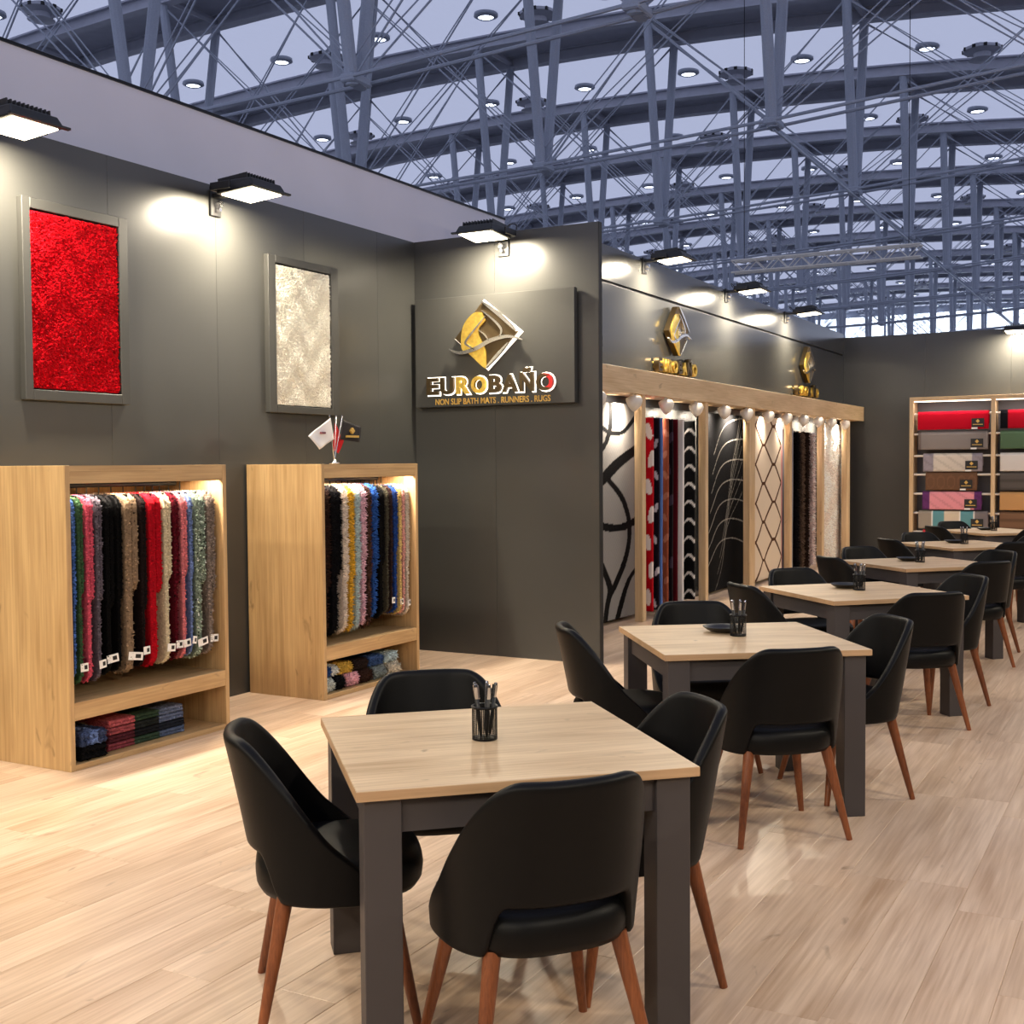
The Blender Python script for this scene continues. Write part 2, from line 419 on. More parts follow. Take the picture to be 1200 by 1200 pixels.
# ------------------------------------------------------------------ flood lamps
WARM = (1.0, .87, .66)
def flood(loc, rz, label, group, power, tilt=0.0, arm=.2, off=None):
    """slab flood lamp; local +Y points away from its wall, the LED face looks down; tilt>0 turns the face to the wall"""
    nm = (lambda n: n+'_'+off+'_offscreen') if off else (lambda n: n)     # lamps outside the picture
    t = empty(nm('flood_lamp'), loc, rz); tag(t, label, 'lamp', group)
    rot = Matrix.Rotation(-tilt, 4, 'X')
    def tm(o): o.matrix_local = rot; return o
    g = G()
    v = [(-.17, -.15, -.03), (.17, -.15, -.03), (.17, .17, -.03), (-.17, .17, -.03), (-.15, -.13, .055), (.15, -.13, .055), (.15, .14, .035), (-.15, .14, .035)]
    g.add(v, [(0, 3, 2, 1), (4, 5, 6, 7), (0, 1, 5, 4), (1, 2, 6, 5), (2, 3, 7, 6), (3, 0, 4, 7)])
    h = tm(g.build('housing', M['black'], t, bevel=.008))
    g = G()
    for i in range(11):
        x = -.135+.027*i; g.box(x-.004, x+.004, -.15, .10, .035, .075)
    g.build('cooling_fins', M['black'], h)
    G().box(-.19, .19, .165, .19, -.036, -.024).build('lip', M['black'], h)
    tm(G().box(-.145, .145, -.125, .145, -.037, -.031).build(nm('led_face'), M['led'], t, bevel=.002, seg=1))
    g = G()
    g.box(-.20, .20, -.175, -.155, -.02, .01); g.box(-.20, -.185, -.17, .0, -.02, .03); g.box(.185, .20, -.17, .0, -.02, .03); g.box(-.03, .03, -arm-.02, -.16, -.02, .01)
    g.box(-.05, .05, -arm-.02, -arm, -.14, .03)
    g.build('bracket', M['black'], t, bevel=.003, seg=1)
    g = G(); g.tube((0, -arm, -.06), (0, -arm+.05, -.06), .02, .02, 10); g.tube((0, -arm, -.10), (0, -arm+.04, -.10), .016, .012, 10)
    g.build('clamp_knob', M['chrome'], t)
    pts = [(-.06+.06*math.cos(a)-.04, -arm+.06-.1*math.sin(a)*.4, .05+.06*math.sin(a)) for a in np.linspace(0, math.pi, 9)]
    G().path(pts, .005, 6).build('cable', M['black'], t)
    L = bpy.data.lights.new(nm('flood_beam'), 'AREA'); L.shape = 'RECTANGLE'; L.size = .2; L.size_y = .12
    L.energy = power; L.color = WARM; L.spread = R(172)
    lo = bpy.data.objects.new(nm('flood_beam'), L); COL.objects.link(lo); lo.parent = t
    lo.matrix_local = Matrix.Rotation(-(tilt+R(18 if tilt > R(-20) else 0)), 4, 'X') @ Matrix.Translation((0, .01, -.06))
    return t
GF = 'flood lamps along the wall tops'
TL = R(-4)
for y, lab in ((4.36, 'black flood lamp on dark wall above the framed red rug'), (6.19, 'black flood lamp on dark wall between the framed red and white rugs')):
    flood((-5.40, y, 3.43), R(-90), lab, GF, FLOOD_W, TL, .30)
for q, y in (('one', 2.5), ('two', .65), ('three', -1.2)):
    flood((-5.40, y, 3.43), R(-90), 'black flood lamp on the dark wall before the framed red rug', GF, FLOOD_W, TL, .30, off='left_wall_'+q)
flood((-4.835, 8.30, 3.44), R(180), 'black flood lamp above the large logo signboard', GF, FLOOD_W, TL, .31)
for y, lab in ((11.96, 'black flood lamp on display wall, nearest the signboard wall'), (14.64, 'black flood lamp on display wall, second from the signboard wall'), (17.27, 'black flood lamp on display wall, third from the signboard wall')):
    flood((-4.66, y, 3.76), R(-90), lab, GF, FLOOD_W, TL, .32)
for x in (-2.23, .4): flood((x, 20.46, 3.66), R(180), 'black flood lamp on the wall above the folded mat shelves' if x < 0 else 'black flood lamp on the shelf wall, past the folded mats', GF, FLOOD_W, TL, .32, off=None if x < 0 else 'shelf_wall')
for q, y in zip(('one', 'two', 'three', 'four', 'five', 'six'), (1, 4.6, 8.2, 11.8, 15.4, 19)): flood((2.30, y, 3.44), R(90), 'black flood lamp on the wall across the aisle', GF, ROOM_W, R(-30), .28, off='aisle_wall_'+q)
for q, x in (('one', -4.4), ('two', -2.2), ('three', .0)): flood((x, -2.52, 3.44), 0, 'black flood lamp on the short wall facing the logo signboard', GF, ROOM_W, R(-38), .30, off='front_wall_'+q)

# ------------------------------------------------------------------ framed rugs
def framed_rug(y0, y1, ry0, ry1, z0, z1, rz0, rz1, col, var, label_f, label_r, seed, L):
    f = empty('picture_frame', (XW, (y0+y1)/2, z0)); tag(f, label_f, 'frame', 'box frames with rugs on the dark wall')
    cy = (y0+y1)/2; D = .045
    for a, b, c, d in ((y0, ry0-.01, z0, z1), (ry1+.01, y1, z0, z1), (ry0-.01, ry1+.01, z0, rz0-.01), (ry0-.01, ry1+.01, rz1+.01, z1)):
        G().box(0, D, a-cy, b-cy, c-z0, d-z0).build('frame_bar', M['frame'], f, bevel=.003, seg=1)
    G().box(0, .008, ry0-cy-.01, ry1-cy+.01, rz0-z0-.01, rz1-z0+.01).build('backing', M['joint'], f)
    r = empty('shaggy_rug', (XW+.016, (ry0+ry1)/2, rz0)); tag(r, label_r, 'rug')
    w = ry1-ry0; h = rz1-rz0
    c = np.array(lin(col))
    G().box(0, .014, -w/2, w/2, 0, h).build('backing', plain('rug_base', [x*.92 for x in col], .9), r)
    n = int(w*h*26000)
    P = np.stack([np.full(n, .014), RNG.uniform(-w/2, w/2, n), RNG.uniform(0, h, n)], 1)
    N = np.zeros((n, 3)); N[:, 0] = 1; N[:, 2] = -.45
    # swirled pile direction
    N[:, 1] = .35*np.sin(P[:, 1]*23+3*np.sin(P[:, 2]*17)); N[:, 2] += .5*np.cos(P[:, 2]*21+2*np.sin(P[:, 1]*19))
    C = c*(1+var*RNG.normal(0, 1, (n, 1))); C = np.clip(C, .002, .95)
    V, Fc, CC = tufts(P, N, L, .0062, C, .6)
    V[:, 1] = np.clip(V[:, 1], -w/2-.004, w/2+.004); V[:, 2] = np.clip(V[:, 2], -.004, h+.004)
    o = link('pile', npmesh('pile', V, Fc, False, CC), M['pile'], r); o['kind'] = 'stuff'
framed_rug(4.60, 5.375, 4.665, 5.295, 1.985, 3.128, 2.055, 3.057, (200, 10, 26), .3,
           'dark grey box frame hung around the shaggy red rug', 'shaggy crimson red rug hung in a dark frame on wall', 1, .019)
framed_rug(6.685, 7.50, 6.775, 7.405, 1.985, 3.115, 2.045, 3.05, (248, 243, 228), .05,
           'dark grey box frame hung around the shaggy cream rug', 'shaggy cream white rug hung in a dark frame on wall', 2, .013)

# ------------------------------------------------------------------ signs
def text_mesh(body, depth, offset=0.0, size=1.0):
    cu = bpy.data.curves.new('letters', 'FONT'); cu.body = body; cu.size = size; cu.extrude = depth/2; cu.offset = offset
    cu.resolution_u = 4
    o = bpy.data.objects.new('letters', cu); COL.objects.link(o)
    dg = bpy.context.evaluated_depsgraph_get(); me = bpy.data.meshes.new_from_object(o.evaluated_get(dg))
    bpy.data.objects.remove(o); bpy.data.curves.remove(cu); return me
def text_xyz(me, x0, x1, z0, z1, y):
    """fit text into a box of the local XZ plane, front face towards -Y"""
    n = len(me.vertices); co = np.empty(n*3, np.float32); me.vertices.foreach_get('co', co); co = co.reshape(-1, 3)
    mn = co.min(0); mxx = co.max(0); out = np.empty_like(co)
    out[:, 0] = x0+(co[:, 0]-mn[0])/(mxx[0]-mn[0])*(x1-x0)
    out[:, 2] = z0+(co[:, 1]-mn[1])/(mxx[1]-mn[1])*(z1-z0)
    out[:, 1] = y-(co[:, 2]-mn[2])
    me.vertices.foreach_set('co', out.ravel()); me.update(); return me
def curve_band(pts, w):
    """polygon of a tapered ribbon along pts"""
    P = [Vector(p) for p in pts]; up = []; dn = []
    for i, p in enumerate(P):
        d = (P[min(i+1, len(P)-1)]-P[max(i-1, 0)]).normalized(); n = Vector((-d.y, d.x))
        k = w*(math.sin(math.pi*(i+.35)/(len(P)-.3))*.8+.2)/2
        up.append(tuple(p+n*k)); dn.append(tuple(p-n*k))
    return up+dn[::-1]
def spline(P, n=6):
    out = []
    P = [P[0]]+list(P)+[P[-1]]
    for i in range(1, len(P)-2):
        for k in range(n):
            t = k/n; a, b, c, d = [np.array(q, float) for q in P[i-1:i+3]]
            out.append(tuple(.5*((2*b)+(-a+c)*t+(2*a-5*b+4*c-d)*t*t+(-a+3*b-3*c+d)*t**3)))
    out.append(P[-2]); return out
def sx(p): return ((p[0]-570)*.00147, (480-p[1])*.00124)
def build_logo(t, y, depth, halo=True, sub=True):
    """diamond emblem and letters, local X right, Z up, facing -Y, plane at y"""
    fn = lambda a, b, d: (a, d, b)
    D = [sx(p) for p in ((525, 160), (745, 375), (545, 605), (340, 395))]
    if halo:
        D2 = [sx(p) for p in ((522, 148), (768, 378), (546, 616), (520, 590), (725, 380), (515, 175))]
        G().prism([sx((523, 147)), sx((770, 376)), sx((546, 618)), sx((330, 396))], y-.004, y, fn).build('emblem_halo', M['halo'], t)
    e = G().prism(D, y-depth, y-.012, fn).build('emblem', M['bronze'], t, bevel=.003, seg=1)
    gold = spline([(527, 236), (470, 236), (410, 300), (388, 380), (392, 470), (440, 505), (540, 604), (548, 560), (546, 480), (520, 420), (500, 350), (548, 290)], 5)
    G().prism([sx(p) for p in gold], y-depth-.012, y-depth, fn).build('gold_leaf', M['gold'], e)
    for pts, w in (([(527, 164), (640, 262), (742, 372)], .030), ([(692, 445), (620, 525), (550, 600)], .026), ([(528, 225), (600, 290), (645, 345), (650, 378), (636, 405)], .02),
                   ([(550, 262), (480, 345), (420, 425), (445, 455), (478, 478)], .02), ([(505, 350), (545, 385), (570, 425)], .012),
                   ([(310, 465), (380, 494), (480, 474), (580, 425), (690, 405), (785, 432)], .036)):
        G().prism(curve_band([sx(p) for p in spline(pts, 6)], w), y-depth-.022, y-depth-.001, fn).build('silver_line', M['silver'], e)
    # letters
    LT = [('E', 145, 212), ('U', 228, 308), ('R', 330, 420), ('O', 432, 512), ('B', 560, 632), ('A', 640, 735), ('\u00d1', 745, 840), ('O', 858, 965)]
    LT = [('E', 148, 226), ('U', 240, 330), ('R', 346, 432), ('O', 446, 540), ('B', 558, 638), ('A', 644, 742), ('\u00d1', 756, 842), ('O', 858, 962)]
    for i, (ch, a, b) in enumerate(LT):
        top = 612 if ch == '\u00d1' else 652
        base = 766
        x0, z1 = sx((a, top)); x1, z0 = sx((b, base))
        me = text_xyz(text_mesh(ch, depth*.8, .035), x0, x1, z0, z1, y-.012)
        for q in (M['gold'] if i in (2, 3) or (not halo and i % 2) else M['bronze'], M['redplate']): me.materials.append(q)
        if i == 7 and halo:
            for p in me.polygons:
                if p.center.x > x0+(x1-x0)*.62: p.material_index = 1
        link('letter', me, None, t)
        if halo:
            h = text_xyz(text_mesh(ch, .004, .055), x0-.009, x1+.009, z0-.010, z1+.009, y)
            h.materials.append(M['halo']); link('letter_halo', h, None, t)
    if sub:
        a = sx((195, 834)); b = sx((935, 793))
        me = text_xyz(text_mesh('NON SLIP BATH MATS . RUNNERS . RUGS', .006, .012), a[0], b[0], a[1], b[1], y-.001)
        # follow the slight rise of the printed line
        me.materials.append(M['goldprint']); link('tagline', me, None, t)
s = empty('logo_signboard', (-4.915, YC, 2.54)); tag(s, 'dark grey signboard with backlit diamond emblem and raised company name', 'sign')
G().box(-.75, .75, -.075, -.02, -.455, .455).build('board', M['wall'], s, bevel=.002, seg=1)
G().box(-.71, .71, -.02, -.003, -.40, .40).build('spacer', M['joint'], s)
build_logo(s, -.075, .035)
for y, lab in ((12.82, 'gold emblem and raised letters on display wall beside the signboard wall'), (18.3, 'gold emblem and raised letters on display wall beside the shelf wall')):
    s = empty('logo_letters', (XD, y, 2.96), R(90)); tag(s, lab, 'sign', 'logos above the display beam')
    build_logo(s, -.003, .08, halo=False, sub=False)

# ------------------------------------------------------------------ oak cabinets
def cabinet(y0, y1, label, X0=XW+.015, X1=-5.045):
    """open fronted oak cabinet: hanging bay above, open compartment below"""
    cx = (X0+X1)/2; cy = (y0+y1)/2; w = (y1-y0)/2; d = (X1-X0)/2; H = 1.61; T = .032
    t = empty('oak_cabinet', (cx, cy, 0)); tag(t, label, 'cabinet', 'open oak cabinets against the dark wall')
    for a in (-w, w-T): G().box(-d, d, a, a+T, 0, H).build('side_panel', M['cab'], t, bevel=.0015, seg=1)
    G().box(-d, d-.001, -w+T, w-T, H-T, H-.001).build('top_panel', M['cab_h'], t)
    G().box(-d, -d+.02, -w+T, w-T, .0, H-T).build('back_panel', M['cab'], t)
    G().box(d-.03, d-.002, -w+T, w-T, 1.515, H-T).build('top_rail', M['cab_h'], t, bevel=.001, seg=1)
    G().box(-d+.02, d-.002, -w+T, w-T, .265, .36).build('shelf', M['cab_h'], t, bevel=.0015, seg=1)
    G().box(-d+.02, d-.002, -w+T, w-T, 0, .03).build('bottom_panel', M['cab_h'], t, bevel=.001, seg=1)
    rl = G().tube((.06, -w+T, 1.50), (.06, w-T-.12, 1.50), .014, .014, 10).build('hanging_rail', M['blackm'], t)
    G().tube((-.14, -w+T, 1.515), (-.14, w-T, 1.515), .01, .01, 8).build('rear_rail', M['blackm'], t)
    st = G().box(d-.05, d-.032, -w+T+.01, w-T-.01, 1.565, 1.575).build('led_strip', M['strip'], t)
    L = bpy.data.lights.new('cabinet_led', 'AREA'); L.shape = 'RECTANGLE'; L.size = .05; L.size_y = 2*w-.1; L.energy = 24; L.color = (1, .86, .7)
    lo = bpy.data.objects.new('strip_light', L); COL.objects.link(lo); lo.parent = t; lo.location = (d-.07, 0, 1.555); lo.rotation_euler = (0, R(-12), 0)
    return t
cabinet(4.317, 5.525, 'oak cabinet of hanging mats standing under the framed red rug')
cabinet(6.455, 7.63, 'oak cabinet of hanging mats with little flags on top')

# ------------------------------------------------------------------ mats hanging in the cabinets
def rounded_rect(w, h, r, n=4):
    out = []
    for cx, cz, a0 in ((w-r, h-r, 0), (-w+r, h-r, 90), (-w+r, -h+r, 180), (w-r, -h+r, 270)):
        for k in range(n+1):
            a = R(a0+90*k/n); out.append((cx+r*math.cos(a), cz+r*math.sin(a)))
    return out
def slab_surface(poly, y0, y1, seed_n):
    """random points on rim and both faces of an extruded outline"""
    P = np.array(poly); Q = np.roll(P, -1, 0); ln = np.linalg.norm(Q-P, axis=1)
    nr = int(seed_n*.45); i = RNG.choice(len(P), nr, p=ln/ln.sum()); t = RNG.uniform(0, 1, (nr, 1))
    pt = P[i]*(1-t)+Q[i]*t; d = (Q-P)[i]/ln[i][:, None]
    nrm = np.stack([d[:, 1], np.zeros(nr), -d[:, 0]], 1)
    rim = np.stack([pt[:, 0], RNG.uniform(y0, y1, nr), pt[:, 1]], 1)
    nf = seed_n-nr; lo = P.min(0); hi = P.max(0)
    f = RNG.uniform(lo, hi, (nf, 2)); inn = np.zeros(nf, bool)
    x, z = f[:, 0], f[:, 1]
    for a, b in zip(P, Q):
        cnd = ((a[1] > z) != (b[1] > z)); dz = b[1]-a[1] if abs(b[1]-a[1]) > 1e-9 else 1e-9
        inn ^= cnd & (x < (b[0]-a[0])*(z-a[1])/dz+a[0])
    f = f[inn]; s = np.where(RNG.uniform(0, 1, len(f)) < .6, -1, 1)
    face = np.stack([f[:, 0], np.where(s < 0, y0, y1), f[:, 1]], 1)
    fn_ = np.zeros_like(face); fn_[:, 1] = s
    return np.concatenate([rim, face]), np.concatenate([nrm, fn_])
def clip_box(V, lo, hi): return np.clip(V, lo, hi)
def spans(rows, lo, hi, gap=.004):
    """share the rail between neighbours in proportion to their thickness"""
    out = []
    for i, r in enumerate(rows):
        a = r[0]-r[1]/2 if i == 0 else rows[i-1][0]+(r[0]-rows[i-1][0])*rows[i-1][1]/(rows[i-1][1]+r[1])
        b = r[0]+r[1]/2 if i == len(rows)-1 else r[0]+(rows[i+1][0]-r[0])*r[1]/(rows[i+1][1]+r[1])
        a = max(a, lo); b = min(b, hi); out.append(((a+b)/2, b-a-2*gap))
    return out
def hanging_mat(y, thick, zb, col, var, label, shag, xf, group, tagged=True, ztop_=1.445):
    t = empty('bath_mat', (xf-.24, y, zb)); tag(t, label, 'mat', group)
    h = ztop_-zb; c = np.array(lin(col))
    parts = [(0, h, -thick/2, thick*.02), (h*random.uniform(.30, .5), h, thick*.02, thick/2)]
    Vs, Fs, Cs, n0 = [], [], [], 0
    g = G()
    for k, (a, b, ya, yb) in enumerate(parts):
        poly = [(x, z+(a+b)/2) for x, z in rounded_rect(.235-.006*k, (b-a)/2, .07, 5)]
        g.prism(poly, ya+.004, yb-.004, lambda p, q, d: (p, d, q))
        n = int((2600 if shag > .012 else 1500)*(b-a))
        P, N = slab_surface(poly, ya+.004, yb-.004, n)
        C = np.clip(c*(1+var*RNG.normal(0, 1, (len(P), 1))), .002, .95)
        if len(col) == 3 and var > .5:
            sp = RNG.uniform(0, 1, len(P)) < .35; C[sp] = np.clip(C[sp]*2.2+.05, 0, .9)
        V, Fc, CC = tufts(P, N, shag, .0075, C, .45)
        V[:, 1] = np.clip(V[:, 1], -thick/2-.0025, thick/2+.0025)
        Vs.append(V); Fs.append(Fc+n0); Cs.append(CC); n0 += len(V)
    body = g.build('backing', plain('mat_'+str(len(bpy.data.materials)), [min(255, x*.92) for x in col], .9, noise=.25, nscale=60, bump=.8, bscale=140, spec=.08), t, bevel=.006, seg=2)
    o = link('pile', npmesh('pile', np.concatenate(Vs), np.concatenate(Fs), False, np.concatenate(Cs)), M['pile'], t); o['kind'] = 'stuff'
    rx = -5.315-(xf-.24); rz = 1.50-zb      # the rail, seen from the mat
    pts = [(rx-.024, 0, h-.01), (rx-.024, 0, rz+.004), (rx-.014, 0, rz+.022), (rx+.004, 0, rz+.024), (rx+.02, 0, rz+.012)]
    hg = G().path(pts, .0035, 6); hg.box(-.18, .2, -.006, .006, h-.012, h+.004); hg.build('hanger', M['blackm'], t)
    if tagged:
        q = G().box(.0, .002, -thick*.45, thick*.5, 0, .045).build('care_tag', M['tagw'], t, loc=(.24, 0, .07), rot=(R(random.uniform(-12, 8)), 0, R(random.uniform(-15, 10))))
        G().box(.002, .003, thick*.0, thick*.35, .012, .034).build('logo', M['tagb'], q)
G1 = 'mats hanging in the cabinet under the red rug'
mats1 = [  # px-derived centre, thickness, bottom, colour, variance, shag, label
    (4.388, .035, .47, (70, 104, 170), .4, .012, 'blue mat hanging at the very end of the rail, under red rug', 0),
    (4.432, .05, .44, (58, 88, 58), .3, .012, 'green mat hanging between the blue and the rose mats', 1),
    (4.497, .055, .44, (206, 84, 104), .3, .012, 'rose pink mat hanging beside the green mat', 0),
    (4.560, .05, .44, (96, 88, 98), .4, .012, 'dusky grey mat hanging between rose and black mats', 1),
    (4.635, .07, .46, (5, 5, 6), .2, .008, 'black mat hanging beside the dusky grey mat', 1),
    (4.700, .055, .47, (5, 5, 6), .2, .008, 'black mat hanging beside the taupe shaggy mat', 0),
    (4.785, .105, .45, (140, 118, 94), .35, .016, 'taupe shaggy mat hanging beside black mats', 1),
    (4.872, .055, .47, (28, 19, 18), .3, .01, 'dark brown mat hanging between the taupe and red mats', 1),
    (4.965, .105, .46, (172, 12, 28), .25, .014, 'bright red mat hanging in the cabinet under the red rug', 0),
    (5.055, .07, .46, (206, 192, 160), .2, .014, 'cream mat hanging beside the bright red mat', 1),
    (5.123, .055, .47, (84, 14, 26), .5, .014, 'dark wine red mat hanging beside the cream mat', 1),
    (5.186, .06, .47, (208, 118, 122), .3, .014, 'pink mat hanging between the wine red and blue mats', 1),
    (5.240, .04, .48, (106, 126, 172), .3, .012, 'pale blue mat hanging beside the pink mat', 1),
    (5.315, .10, .46, (120, 134, 118), .6, .018, 'speckled grey green shaggy mat hanging near the cabinet end', 1),
    (5.405, .08, .47, (132, 118, 108), .4, .018, 'grey brown shaggy mat hanging last on the rail, under red rug', 1)]
mats1 = [(r[0]+.014+max(0, r[0]-4.6)*.02,)+r[1:] for r in mats1]
for (y, th), r in zip(spans(mats1, 4.355, 5.487), mats1): hanging_mat(y, th, r[2], r[3], r[4], r[6], r[5]*.75, -5.08, G1, r[7])
G2 = 'mats hanging in the cabinet with flags'
mats2 = [
    (6.545, .09, .43, (40, 25, 20), .5, .026, 'dark brown shaggy mat hanging first on the rail below the flags'),
    (6.660, .11, .43, (11, 11, 15), .3, .026, 'black shaggy mat hanging beside dark brown, cabinet with flags'),
    (6.765, .06, .43, (214, 200, 184), .2, .026, 'off white shaggy mat hanging beside the mustard mat'),
    (6.838, .06, .43, (206, 160, 52), .3, .026, 'mustard yellow shaggy mat hanging beside the off white mat'),
    (6.910, .06, .43, (168, 188, 192), .2, .026, 'pale blue shaggy mat hanging beside the mustard mat'),
    (6.985, .06, .45, (206, 164, 178), .25, .026, 'pale pink shaggy mat hanging beside the pale blue mat'),
    (7.050, .05, .43, (70, 48, 40), .4, .024, 'brown shaggy mat hanging between pale pink and blue mats'),
    (7.125, .07, .50, (40, 78, 146), .4, .024, 'bright blue shaggy mat hanging beside the brown mat'),
    (7.215, .08, .47, (5, 5, 6), .2, .008, 'black mat hanging beside the bright blue shaggy mat'),
    (7.285, .045, .50, (70, 66, 54), .3, .01, 'olive grey mat hanging beside a black mat below the flags'),
    (7.335, .04, .50, (48, 34, 34), .3, .01, 'dark brown mat hanging between olive grey and navy mats'),
    (7.395, .06, .49, (36, 64, 128), .3, .012, 'navy blue mat hanging beside the thin dark brown mat'),
    (7.450, .04, .48, (214, 186, 118), .25, .014, 'straw yellow mat hanging beside the navy mat'),
    (7.493, .04, .48, (216, 158, 150), .25, .014, 'salmon pink mat hanging beside the straw yellow mat'),
    (7.548, .055, .46, (208, 196, 178), .15, .014, 'light beige mat hanging last on the rail below the flags')]
mats2 = [(r[0]+.016,)+r[1:] for r in mats2]
for i, ((y, th), r) in enumerate(zip(spans(mats2, 6.493, 7.592), mats2)): hanging_mat(y, th, r[2], r[3], r[4], r[6], r[5], -5.09, G2, i > 8 and i % 2 == 0)

# folded mats lying in the lower compartments
def folded_mat(loc, size, cols, label, group, rz=0, shag=.014, n=1300, layers=2):
    n = int(n*1.8); t = empty('folded_mat', loc, rz); tag(t, label, 'mat', group)
    lx, ly, lz = size
    Vs, Fs, Cs, n0 = [], [], [], 0
    g = G(); hh = lz/layers
    for k in range(layers):
        poly = [(x, z+hh*(k+.5)) for x, z in rounded_rect(lx/2-.002*k, hh/2*.96, hh*.46, 4)]
        nb_ = len(cols)
        for q_ in range(nb_): g.prism(poly, -ly/2+ly*q_/nb_, -ly/2+ly*(q_+1)/nb_, lambda p, q, d: (p, d, q), m=q_)
        P, N = slab_surface(poly, -ly/2, ly/2, n//layers)
        u = np.clip((P[:, 1]/ly+.5)*len(cols), 0, len(cols)-1e-6).astype(int)
        C = np.array([lin(c) for c in cols])[u]*(1+.3*RNG.normal(0, 1, (len(P), 1)))
        P[:, 2] = np.maximum(P[:, 2], .004)
        V, Fc, CC = tufts(P, N, shag, .009, np.clip(C, .003, .9), .5); V[:, 2] = np.clip(V[:, 2], .001, lz+.003); V[:, 1] = np.clip(V[:, 1], -ly/2-.006, ly/2+.006)
        Vs.append(V); Fs.append(Fc+n0); Cs.append(CC); n0 += len(V)
    me = cols[len(cols)//2]
    g.build('backing', [plain('fold_'+str(len(bpy.data.materials)), [x*.85 for x in c_], .9, noise=.3, nscale=50, bump=.6, spec=.08) for c_ in cols], t)
    o = link('pile', npmesh('pile', np.concatenate(Vs), np.concatenate(Fs), False, np.concatenate(Cs)), M['pile'], t); o['kind'] = 'stuff'
G3 = 'folded mats in the lower compartment under the red rug'
folded_mat((-5.20, 4.495, .032), (.26, .16, .072), [(16, 16, 18)], 'black shaggy folded mat lying under the blue one', G3, shag=.02)
folded_mat((-5.20, 4.495, .109), (.26, .16, .075), [(70, 84, 120), (110, 134, 186), (60, 70, 100)], 'blue grey shaggy folded mat on top of the black one', G3, shag=.02)
for k, (cs, lab) in enumerate((([(150, 70, 78), (60, 80, 62), (96, 110, 140)], 'bottom folded mat of the striped stack'), ([(90, 40, 48), (30, 32, 36), (40, 44, 54)], 'dark folded mat, second from bottom of the striped stack'),
                               ([(170, 84, 90), (40, 44, 42), (108, 120, 150)], 'folded mat third from bottom of the striped stack'), ([(190, 96, 104), (56, 76, 58), (110, 122, 152)], 'pink, green and blue folded mat topping the striped stack'))):
    folded_mat((-5.27, 4.925, .032+k*.043), (.30, .58-.01*k, .038), cs, lab, G3, shag=.010, layers=2)
folded_mat((-5.36, 4.603, .032), (.20, .03, .15), [(150, 130, 110)], 'taupe folded mat standing between black mat and striped stack', G3)
G4 = 'folded mats in the lower compartment below the flags'
cols4 = [((190, 196, 190), 'white'), ((18, 18, 20), 'black'), ((220, 160, 170), 'pink'), ((52, 34, 28), 'brown'), ((120, 130, 130), 'grey'), ((110, 140, 170), 'pale blue'), ((206, 196, 176), 'cream')]
lower = [(6.57, 0), (6.69, 1), (6.84, 2), (7.0, 3), (7.17, 4), (7.36, 6)]
upper = [(6.60, (44, 70, 120), 'blue and white'), (6.77, (196, 160, 70), 'mustard'), (6.95, (40, 30, 28), 'dark brown'), (7.14, (60, 84, 130), 'blue'), (7.33, (170, 190, 196), 'pale grey')]
for y, k in lower:
    folded_mat((-5.19, y, .032), (.2, .095 if y < 6.7 else .125 if y < 6.9 else .14, .096), [cols4[k][0]], cols4[k][1]+' shaggy folded mat in the bottom row below the flags', G4, shag=.024, layers=1, n=900)
for y, c, nm in upper:
    folded_mat((-5.20, y, .134), (.2, .15, .075), [c, (200, 204, 200) if 'white' in nm else c], nm+' shaggy folded mat lying in the upper row below the flags', G4, shag=.024, layers=1, n=900)
folded_mat((-5.46, 7.0, .032), (.19, .55, .20), [(110, 80, 56)], 'brown shaggy folded mat lying behind the upper row', G4, shag=.014, layers=1, n=1500)

# ------------------------------------------------------------------ little flags on the cabinet
def flag_stand():
    t = empty('flag_stand', (-5.135, 6.717, 1.611)); tag(t, 'small chrome table stand with three flagpoles on oak cabinet', 'stand')
    G().lathe([(.001, 0), (.035, 0), (.036, .008), (.012, .016), (.01, .03), (.001, .03)], 20).build('base', M['chrome'], t, smooth=True)
    for k, (dx, dy, ht) in enumerate(((.012, -.064, .325), (-.008, .035, .325), (.012, .078, .325))):
        p = G().tube((0, 0, .02), (dx, dy, ht), .0035, .003, 8).build('flagpole', M['chrome'], t)
        G().lathe([(.001, -.008), (.007, 0), (.001, .010)], 10, (dx, dy, ht+.004)).build('finial', M['chrome'], p, smooth=True)
    return t
flag_stand()
def flag(corners, col, label, wave=.008, x0=-5.12):
    """corners in (y, z) on the stand's plane: top-hoist, bottom-hoist, bottom-fly, top-fly"""
    n = 10; V = []
    for th in (0, .0012):
        for i in range(n+1):
            for j in range(n+1):
                u = i/n; v = j/n
                a = np.array(corners[0])*(1-v)+np.array(corners[1])*v; b = np.array(corners[3])*(1-v)+np.array(corners[2])*v
                p = a*(1-u)+b*u; V.append((x0+th+wave*math.sin(u*7+v*2)*u, p[0], p[1]))
    m = (n+1)**2
    Fc = [(i*(n+1)+j, (i+1)*(n+1)+j, (i+1)*(n+1)+j+1, i*(n+1)+j+1) for i in range(n) for j in range(n)]
    g = G().add(V, Fc+[tuple(m+q for q in f[::-1]) for f in Fc])
    edge = [i*(n+1) for i in range(n+1)]+[n*(n+1)+j for j in range(1, n+1)]+[i*(n+1)+n for i in range(n-1, -1, -1)]+[j for j in range(n-1, 0, -1)]
    g.add([], [])
    for a, b in zip(edge, edge[1:]+edge[:1]): g.f.append((a, b, m+b, m+a)); g.m.append(0)
    o = g.build('flag', plain('flag_cloth', col, .8), smooth=True)
    base = V[0]; tag(o, label, 'flag', 'table flags on the oak cabinet'); return o
fy, fz = 6.717, 1.612
f1 = flag([(fy-.057, fz+.318), (fy-.021, fz+.17), (fy-.19, fz+.098), (fy-.31, fz+.187)], (240, 238, 234), 'white table flag with a small dark emblem')
